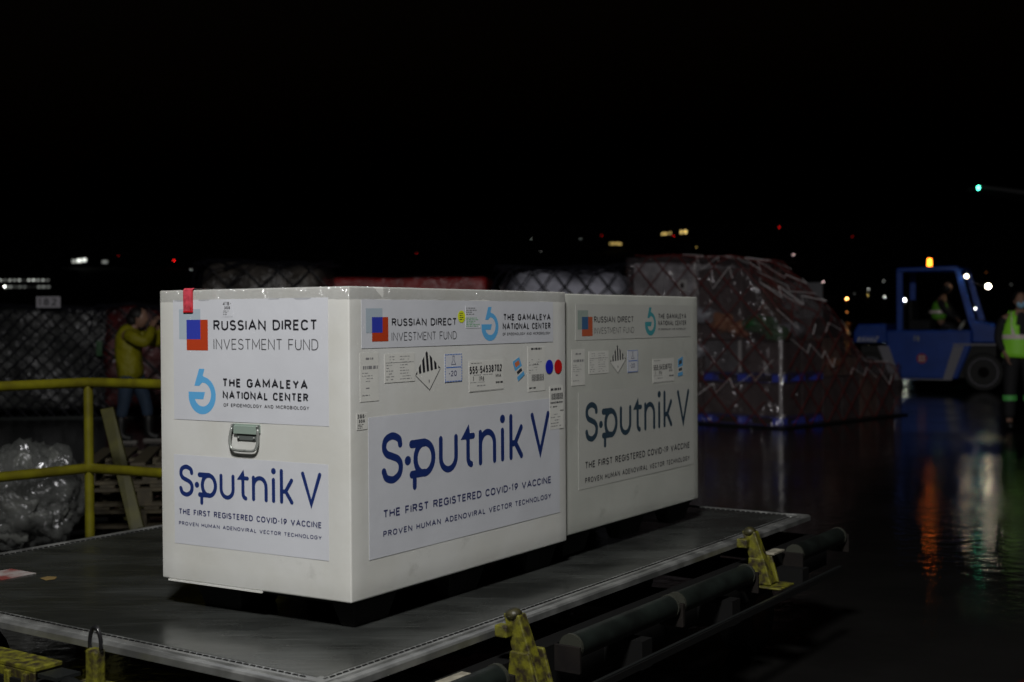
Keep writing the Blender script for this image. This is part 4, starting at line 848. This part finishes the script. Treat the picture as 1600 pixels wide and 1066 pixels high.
for sg in (-1, 1):
    b = MB(); b.tube([(.125*sg, -.005, .36), (.125*sg, -.005, .43)], .088, 18); b.build('trouser_band', 'lime', vm)
    b = MB(); limb(b, [(.13*sg, .03, .07), (.135*sg, -.06, .06), (.145*sg, -.16, .045)], [.055, .05, .04]); b.build('shoe', 'boots', vm, smooth=True)
def vest(parent, z0, z1, rx, ry, cx=0, cy=.01):
    b = MB(); n = 32; K = 10; vs = []; fs = []
    for k in range(K+1):
        f = k/K; z = z0+(z1-z0)*f; kx = 1-.42*max(0, f-.72)/.28; ky = 1-.35*max(0, f-.8)/.2
        for i in range(n): a = 2*PI*i/n; vs.append((cx+rx*kx*math.cos(a), cy+ry*ky*math.sin(a), z+.004*math.sin(5*a)))
    for k in range(K):
        for i in range(n):
            a = 2*PI*(i+.5)/n
            if k >= 6 and (abs(math.cos(a)) > .93): continue       # arm holes
            if k >= 5 and (abs(a-1.5*PI) < .10*(k-4)): continue    # open V neck
            fs.append((k*n+i, k*n+(i+1) % n, (k+1)*n+(i+1) % n, (k+1)*n+i))
    b.add(vs, fs); o = b.build('vest', 'vest', parent, smooth=True); sm = o.modifiers.new('so', 'SOLIDIFY'); sm.thickness = .008; sm.offset = 1
    b = MB(); vs = []; fs = []; zb = z0+(z1-z0)*.40
    for z in (zb, zb+.055):
        for i in range(n+1): a = 2*PI*i/n; vs.append((cx+(rx+.012)*math.cos(a), cy+(ry+.012)*math.sin(a), z))
    fs = [(i, i+1, n+1+i+1, n+1+i) for i in range(n)]; b.add(vs, fs)
    for sg in (-1, 1):
        w = .025; x0 = cx+sg*rx*.52
        b.add([(x0-w, cy-ry*.86-.016, zb+.055), (x0+w, cy-ry*.86-.016, zb+.055), (x0+w+.0, cy-ry*.70-.016, z1-.10), (x0-w, cy-ry*.70-.016, z1-.10), (x0+w-.02*sg, cy-ry*.35, z1+.004), (x0-w-.02*sg, cy-ry*.35, z1+.004)], [(0, 1, 2, 3), (3, 2, 4, 5)])
    b.build('reflective_band', 'refl', o)
vest(vm, .90, 1.475, .215, .165)
b = MB(); b.ball((0, .012, 1.635), .103, 12, sq=(.86, 1, .98)); b.build('hair', 'hair', vm, smooth=True)
b = MB(); b.ball((-.002, -.075, 1.565), .062, 10, sq=(.95, .72, .95)); b.build('face_mask', 'mask', vm, smooth=True)
# ------------------------------------------------------------------ blue apron tractor
TD = 25.2; PX = 2067.8/TD; HZ = hor(1453)
TR = math.radians(-27)
tr = thing('apron_tractor', 'blue cab tractor with amber beacon and pale slanted stripes', 'tractor', (at(1453, 0, TD).x, TD, 0), TR)
def tx(u): return (u-1453)/PX
def tz(v): return EYE+(HZ-v)/PX
WD = 1.5
def prism(b, pts, y0, y1):
    n = len(pts); vs = [(tx(u), y0, tz(v)) for u, v in pts]+[(tx(u), y1, tz(v)) for u, v in pts]
    b.add(vs, [tuple(range(n)), tuple(range(n, 2*n))[::-1]]+[(i, i+n, (i+1) % n+n, (i+1) % n) for i in range(n)])
b = MB(); prism(b, [(1386, 516), (1515, 516), (1515, 540), (1494, 592), (1408, 592), (1386, 540)][::-1], 0, WD); prism(b, [(1334, 520), (1341, 506), (1385.8, 506), (1385.8, 536), (1334, 536)][::-1], .02, WD-.02); prism(b, [(1508, 500), (1530, 503), (1556, 512), (1556, 536), (1515.2, 536), (1515.2, 520)][::-1], .02, WD-.02)
bd = b.build('body', 'blue', tr, bevel=.03)
b = MB(lambda x, y, z: (x, y-.012, z))
def flat(b, pts, o=0): b.add([(tx(u), o, tz(v)) for u, v in pts], [tuple(range(len(pts)))])
flat(b, [(1373, 541), (1390, 541), (1407, 592), (1393, 592)]); flat(b, [(1488, 541), (1504, 541), (1486, 592), (1473, 592)]); b.box((tx(1488), -.01, tz(540)), (tx(1556), .0, tz(537)))
b.box((tx(1393), 0, tz(594)), (tx(1486), .01, tz(592))); b.build('stripe', 'greybar', tr)
b = MB(); prism(b, [(1373, 541), (1390, 541), (1407, 592), (1393, 592)][::-1], -.008, .5); prism(b, [(1488, 541), (1504, 541), (1486, 592), (1473, 592)][::-1], -.008, .5); b.build('side_panel', 'greybar', tr)
cab = bpy.data.objects.new('cab', None); COL.objects.link(cab); cab.parent = tr
for y_ in (.03, WD-.09):
    b = MB(); b.box((tx(1402), y_, tz(516)), (tx(1411), y_+.06, tz(420))); b.build('pillar', 'blue', cab)
    b = MB(); b.add([(tx(1490), y_, tz(424)), (tx(1498), y_, tz(424)), (tx(1521), y_, tz(503)), (tx(1510), y_, tz(503)), (tx(1490), y_+.06, tz(424)), (tx(1498), y_+.06, tz(424)), (tx(1521), y_+.06, tz(503)), (tx(1510), y_+.06, tz(503))], [(0, 3, 2, 1), (4, 5, 6, 7), (0, 1, 5, 4), (1, 2, 6, 5), (2, 3, 7, 6), (3, 0, 4, 7)]); b.build('pillar', 'blue', cab)
b = MB(); prism(b, [(1402, 418), (1494, 416), (1500, 424), (1402, 424)][::-1], 0, WD); b.build('roof', 'blue', cab, bevel=.02)
b = MB(); b.box((tx(1415), .35, tz(516)), (tx(1448), 1.1, tz(500))); b.box((tx(1415), .35, tz(500)), (tx(1421), 1.1, tz(468))); b.build('seat', 'clothes', cab, bevel=.02)
b = MB(); c_ = Vector((tx(1494), .6, tz(509))); b.tube([c_+Vector((.07*math.cos(a)*.8, .17*math.sin(a), .09*math.cos(a))) for a in [2*PI*i/20 for i in range(20)]], .012, 6, closed=True); b.build('steering_wheel', 'white', cab, smooth=True)  # wheel coloured white to carry its highlight
b = MB(); b.cyl((-.12, .7, tz(416)), (-.12, .7, tz(414)), .05, 12); b.build('beacon_base', 'dark', tr)
b = MB(); b.cyl((-.12, .7, tz(414)), (-.12, .7, tz(402)), .045, 14, .038); be = b.build('beacon', emat('amber_beacon', (1, .20, .015), 10), tr)
for cx_ in (1360, 1532):
    for y_ in (.08, WD-.30):
        b = MB(); cc = (tx(cx_), y_, .36); b.tube([(cc[0], y_-.02, .36), (cc[0], y_+.22, .36)], .36, 28); w_ = b.build('wheel', 'rubber', tr, bevel=.03)
        b = MB(); b.tube([(cc[0], y_-.035, .36), (cc[0], y_-.02, .36)], .10, 24); b.build('hub', 'rust', w_)
        b = MB(); b.tube([(cc[0]+.26*math.cos(a), y_-.04, .36+.26*math.sin(a)) for a in [2*PI*i/24 for i in range(24)]], .010, 6, closed=True); b.build('rim_ring', 'greybar', w_)
b = MB(); b.box((tx(1345), .1, .25), (tx(1550), WD-.1, tz(541))); b.build('chassis', 'rubber', tr)
b = MB(lambda x, y, z: (x, y-.012, z)); text(b, 'KAMAZ', tx(1340), tz(535), tx(1371), tz(526), .16, 0, .18, .4); b.build('lettering', 'white', tr)
b = MB(lambda x, y, z: (x, y-.016, z)); text(b, '78', tx(1427.5), tz(533.5), tx(1437.5), tz(525), .22, 0, .2); b.build('number', mat('dull_white_number', (.35, .37, .37), .6), tr)
b = MB(lambda x, y, z: (x, y-.018, z)); b.ring(tx(1441), tz(560.5), 0.0001, .095, 0, n=20); dd = b.build('round_warning_sign', 'pink', tr)
b = MB(lambda x, y, z: (x, y-.022, z))
for a in range(4): ang = a*PI/2+PI/4; b.add([(tx(1441)+.045*math.cos(ang)*1.0+.030*math.cos(ang+k*PI/2), 0, tz(560.5)+.045*math.sin(ang)+.030*math.sin(ang+k*PI/2)) for k in range(4)], [(0, 1, 2, 3)])
b.build('white_mark', 'white', dd)
LW = emat('warm_white_lamp', (1, .80, .50), 22)
for u, v, w_, m_ in ((1508, 433, .032, LW), (1540, 449, .045, emat('bright_white_lamp', (1, .88, .66), 36)), (1521, 483, .018, emat('small_white_lamp', (1, .98, .92), 7))):
    q = Vector((tx(u), -.02, tz(v))); b = MB(); b.ball(q, w_, 8); hl = b.build('headlight', m_, tr, smooth=True)
    b = MB(); b.tube([q+Vector((0, .07, 0)), Vector((tx(min(u, 1518)) , .1, tz(max(v-6, 424))))], .012, 6); b.build('lamp_bracket', 'dark', hl)
# driver
V = [(tx(1458), .7, tz(512)), (tx(1459), .7, tz(488)), (tx(1461), .7, tz(467)), (tx(1468), .7, tz(459)), (tx(1461), .50, tz(468)), (tx(1470), .46, tz(488)), (tx(1488), .52, tz(499)), (tx(1461), .90, tz(468)), (tx(1472), .94, tz(488)), (tx(1489), .72, tz(503)), (tx(1480), .6, tz(514)), (tx(1484), .6, tz(540)), (tx(1480), .8, tz(514)), (tx(1484), .8, tz(540))]
dr = thing('person', 'tractor driver in green reflective vest seated inside the blue cab', 'person', (tr.location.x, TD, 0), TR)
vs, fs = skinmesh(V, [(0, 1), (1, 2), (2, 3), (2, 4), (4, 5), (5, 6), (2, 7), (7, 8), (8, 9), (0, 10), (10, 11), (0, 12), (12, 13)], [.09, .09, .08, .05, .035, .028, .03, .035, .028, .03, .07, .05, .07, .05])
b = MB(); b.add(vs, fs); head(b, (tx(1471), .7, tz(449)), math.radians(-10), .95); b.build('body', 'skin', dr, smooth=True)
b = MB(); limb(b, [(tx(1461), .5, tz(468)), (tx(1470), .45, tz(486)), (tx(1487), .51, tz(498))], [.075, .065, .05]); limb(b, [(tx(1461), .9, tz(468)), (tx(1472), .95, tz(486)), (tx(1488), .72, tz(502))], [.09, .08, .07]); b.build('sleeve', 'clothes', dr, smooth=True)
b = MB()
for y_ in (.6, .8): limb(b, [(tx(1460), .7, tz(510)), (tx(1481), y_, tz(513)), (tx(1485), y_, tz(542))], [.12, .105, .08])
b.build('trousers', 'clothes', dr, smooth=True)
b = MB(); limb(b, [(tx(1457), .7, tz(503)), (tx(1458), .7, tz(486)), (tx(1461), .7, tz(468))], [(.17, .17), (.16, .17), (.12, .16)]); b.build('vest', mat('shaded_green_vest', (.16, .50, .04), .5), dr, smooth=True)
b = MB(); b.tube([(tx(1458), .7, tz(490)), (tx(1458), .7, tz(485))], .195, 20, caps=False); b.build('reflective_band', 'refl', dr)
b = MB(); b.ball((tx(1470), .7, tz(452)+.02), .10, 10, sq=(1, .85, .9)); b.build('hair', 'hair', dr, smooth=True)
# ------------------------------------------------------------------ far lamps
EM = dict(red=emat('far_red_lamp', (1, .015, .015), 1), white=emat('far_white_lamp', (.95, 1, .92), 1), yellow=emat('far_yellow_lamp', (1, .72, .22), 1), orange=emat('far_orange_lamp', (1, .36, .09), 1), blue=emat('far_blue_lamp', (.05, .20, 1), 1), pink=emat('far_pink_lamp', (1, .68, .66), 1))
emc = {}
def em(c, s):
    k = (c, round(s, 2))
    if k not in emc:
        m = EM[c].copy(); m.name = EM[c].name; m.node_tree.nodes['Emission'].inputs[1].default_value = s; emc[k] = m
    return emc[k]
def depth(u, v):
    a = (hor(u)-v)/2067.8; d = (6-EYE)/max(a, .004) if a < .026 else (HS*450-6+EYE)/(HS-a)
    return d
def lamp(u, v, c, s, px, label, d=None, group=None):
    d = d or depth(u, v); p = at(u, v, d); z0 = hillz(d)-.5
    t = thing('distant_lamp', label, 'light', (p.x, d, z0), 0, group or 'far lamps beyond the apron')
    r = px*.17/2067.8*d; s *= 2.0
    b = MB(); b.ball((0, 0, p.z-z0), r, 6); b.build('bulb', em(c, s), t, smooth=True)
    b = MB(); b.cyl((0, r*1.5, 0), (0, r*1.5, p.z-z0+r), min(.08, r), 6); b.box((-r*.3, 0, p.z-z0+r*1.02), (r*.3, r*1.6, p.z-z0+r*1.2)); b.build('pole', 'pole', t)
for u, v, c, s, px, l in (
 (273, 407, 'red', 6, 3.4, 'bright red warning light high above the red tape on the near crate'), (408, 414.5, 'red', 4, 3, 'red warning light above the right half of the near crate end face'),
 (140, 398, 'red', .8, 3, 'dim red light just above the white lit windows on the left'), (186, 400, 'red', .35, 3, 'very faint red light between the lit windows and the bright red one'),
 (300, 421.5, 'white', 1.2, 3, 'faint white light right of the bright red one on the left'), (652, 396, 'red', 1.2, 2.4, 'small red light above the middle of the near crate long side'),
 (941, 368.5, 'red', .8, 2.6, 'dim red light left of the yellow window cluster on the hillside'), (1053, 369.5, 'red', 3, 2.6, 'red light right below the highest yellow hillside windows'),
 (831, 373, 'white', 1, 2.4, 'faint white light, leftmost on the hillside above the pale mound'), (908, 374, 'white', .9, 2.4, 'faint white light between the leftmost one and the dim red light on the hillside'),
 (1089, 386.5, 'yellow', 1.2, 2.6, 'dim amber light just above the tall netted load'), (1218, 355.5, 'red', 2.6, 2.6, 'red light highest on the hillside above the tall netted load'),
 (1332, 370, 'red', .6, 2.6, 'dim red light high between the tall load and the tractor cab'), (1240, 398, 'pink', 2.6, 4, 'pale light above the right slope of the tall netted load'),
 (1287, 441, 'pink', 2.5, 5.0, 'pinkish lamp beside the right slope of the tall netted load'), (1323.5, 467, 'orange', 22, 6.5, 'bright orange street lamp left of the tractor hood'),
 (1357, 461, 'yellow', 6, 5, 'yellow lamp left of the tractor cab, under a paler one'), (1357.5, 452, 'white', 1.6, 4, 'small greenish-white lamp just above the yellow lamp'),
 (1382.5, 464, 'white', 3, 4.5, 'greenish-white lamp nearest the rear pillar of the tractor cab'), (1381, 439.5, 'white', .25, 6, 'dim hazy lamp above the greenish-white lamp by the cab'),
 (1541, 426, 'orange', .10, 5, 'dull brown lamp head right of the tractor windscreen'), (1580, 445, 'white', .04, 8, 'very dim grey light above the masked person'),
 (1335, 459, 'white', .12, 4, 'faint grey light between the orange street lamp and the yellow lamp'), (846, 393, 'white', .3, 2.6, 'very faint light low on the hillside above the pale mound')):
    lamp(u, v, c, s, px, l, group='distant lights on the hillside and beyond the apron')
lamp(1414, 469, 'white', 13, 9, 'bright white lamp seen through the rear of the tractor cab', 68)
lamp(1414, 489, 'yellow', 1.6, 4, 'small yellowish lamp low in the rear cab window', 90); lamp(1428, 490, 'blue', 2.5, 3.5, 'small blue lamp low in the rear cab window', 90)
lamp(1323.5, 488, 'orange', 1.0, 5, 'dim orange lamp low beneath the bright orange street lamp', 120)
# buildings far away
def building(u0, u1, vt, d, label, wins, c, s, name='terminal_building'):
    a, b_ = at(u0, vt, d), at(u1, vt, d); z0 = hillz(d)-1; t = thing(name, label, 'building', (a.x, d, z0))
    w = b_.x-a.x; h_ = a.z-z0
    b = MB(); b.box((0, .3, 0), (w, 14, h_)); b.build('wall', 'bwall', t)
    b = MB(); b.box((-.3, -.1, h_+.01), (w+.3, 14.3, h_+.5)); b.build('roof', 'bwall', t)
    for (u, v, ww, hh, k) in wins:
        q = at(u, v, d); W2 = ww/2067.8*d/2; H2 = hh/2067.8*d/2; x = q.x-a.x; z = q.z-z0
        b = MB(); b.box((x-W2, .18, z-H2), (x+W2, .28, z+H2)); b.build('window', em(c if isinstance(c, str) else c, s*k), t)
wins = [(-58+7.4*i, 438, 3.0, 2.6, (.25, .8, .5, .9, .05, 1.2, 1.5, .6, .9)[i % 9]*1.3) for i in range(19)]+[(2+7.4*i, 448.5, 4, 3.2, k) for i, k in enumerate((0, .9, .5, 0.1, .25, .2, .02, .02, .4, .45, .3)) if k]
building(-320, 92, 425, 300, 'low terminal building with two rows of lit windows at the far left', wins, 'white', .55)
lamp(8, 448, 'white', 12, 5, 'bright greenish-white lamp in front of the lit terminal windows', 280)
building(108, 172, 396, 862, 'hillside building with two bright white windows at the left', [(117, 408.5, 6, 5, .25), (125, 407.5, 7, 5, 1), (133, 406.5, 6, 5, .9), (165, 409.5, 8, 4, .15)], 'white', 1.5, 'hillside_building')
building(950, 982, 374, depth(965, 381), 'hillside building with a short row of yellow windows above the pale mound', [(955, 381, 2.5, 3, .5), (959.5, 381, 2.5, 3, .8), (965, 381, 2.5, 3, .9), (970, 381.5, 3, 3, .7)], 'yellow', 1.2, 'hillside_building')
building(1030, 1082, 358, depth(1050, 364), 'highest hillside building with two groups of yellow windows above the tall load', [(1036, 366, 3, 3, .8), (1041, 365.5, 3, 3, 1), (1048, 364.5, 3, 3, .5), (1065.5, 363, 3.5, 5, .8), (1072, 362.5, 3.5, 5, 1.1)], 'yellow', 1.3, 'hillside_building')
# parked aircraft: only a dim wing with its green tip light is in view
AC = thing('aircraft', 'parked aircraft with a dim wing and green wingtip light at the right edge', 'aircraft', (34, 58, 0))
q = at(1529, 294, 50); tip = q-Vector((34, 58, 0))
b = MB(); b.tube([(0, -16, 3.6), (0, -13, 3.6), (0, -9, 3.6), (0, 14, 3.6), (0, 22, 4.4)], [.3, 1.5, 2.0, 2.0, .4], 24); b.build('fuselage', 'alu', AC, smooth=True)
b = MB(); b.add([tip+Vector((.05, 0, 0)), tip+Vector((.1, 1.4, 0)), (-1.6, 5, tip.z-1.2), (-1.6, -1, tip.z-1.2), tip+Vector((.05, 0, .10)), tip+Vector((.1, 1.4, .10)), (-1.6, 5, tip.z-.8), (-1.6, -1, tip.z-.8)], [(0, 1, 2, 3), (4, 7, 6, 5), (0, 4, 5, 1), (3, 2, 6, 7), (0, 3, 7, 4), (1, 5, 6, 2)]); b.build('wing', 'alu', AC)
b = MB(); b.ball(tip, .055, 8, sq=(.8, .8, 1.3)); b.build('wingtip_light', emat('green_wingtip_light', (.08, 1, .55), 16), AC, smooth=True)
b = MB(); b.add([(0, 15, 5), (0, 22, 5), (0, 23.5, 11), (0, 20.5, 11), (.2, 15, 5), (.2, 22, 5), (.2, 23.5, 11), (.2, 20.5, 11)], [(0, 1, 2, 3), (4, 7, 6, 5), (0, 4, 5, 1), (1, 5, 6, 2), (2, 6, 7, 3), (3, 7, 4, 0)]); b.build('tail_fin', 'alu', AC)
for x_, y_ in ((0, -11), (-2, 2), (2, 2)):
    b = MB(); b.cyl((x_, y_, 0.5), (x_, y_, 2.6), .12, 10); b.tube([(x_-.2, y_, .5), (x_+.2, y_, .5)], .5, 20); b.build('landing_gear', 'rubber', AC)
for sg in (1,): 
    b = MB(); b.add([(1.6, -1, tip.z-1.2), (1.6, 5, tip.z-1.2), (18, 9, tip.z), (18, 7.5, tip.z), (1.6, -1, tip.z-.8), (1.6, 5, tip.z-.8), (18, 9, tip.z+.1), (18, 7.5, tip.z+.1)], [(0, 3, 2, 1), (4, 5, 6, 7), (0, 4, 7, 3), (1, 2, 6, 5), (2, 3, 7, 6), (0, 1, 5, 4)]); b.build('wing', 'alu', AC)
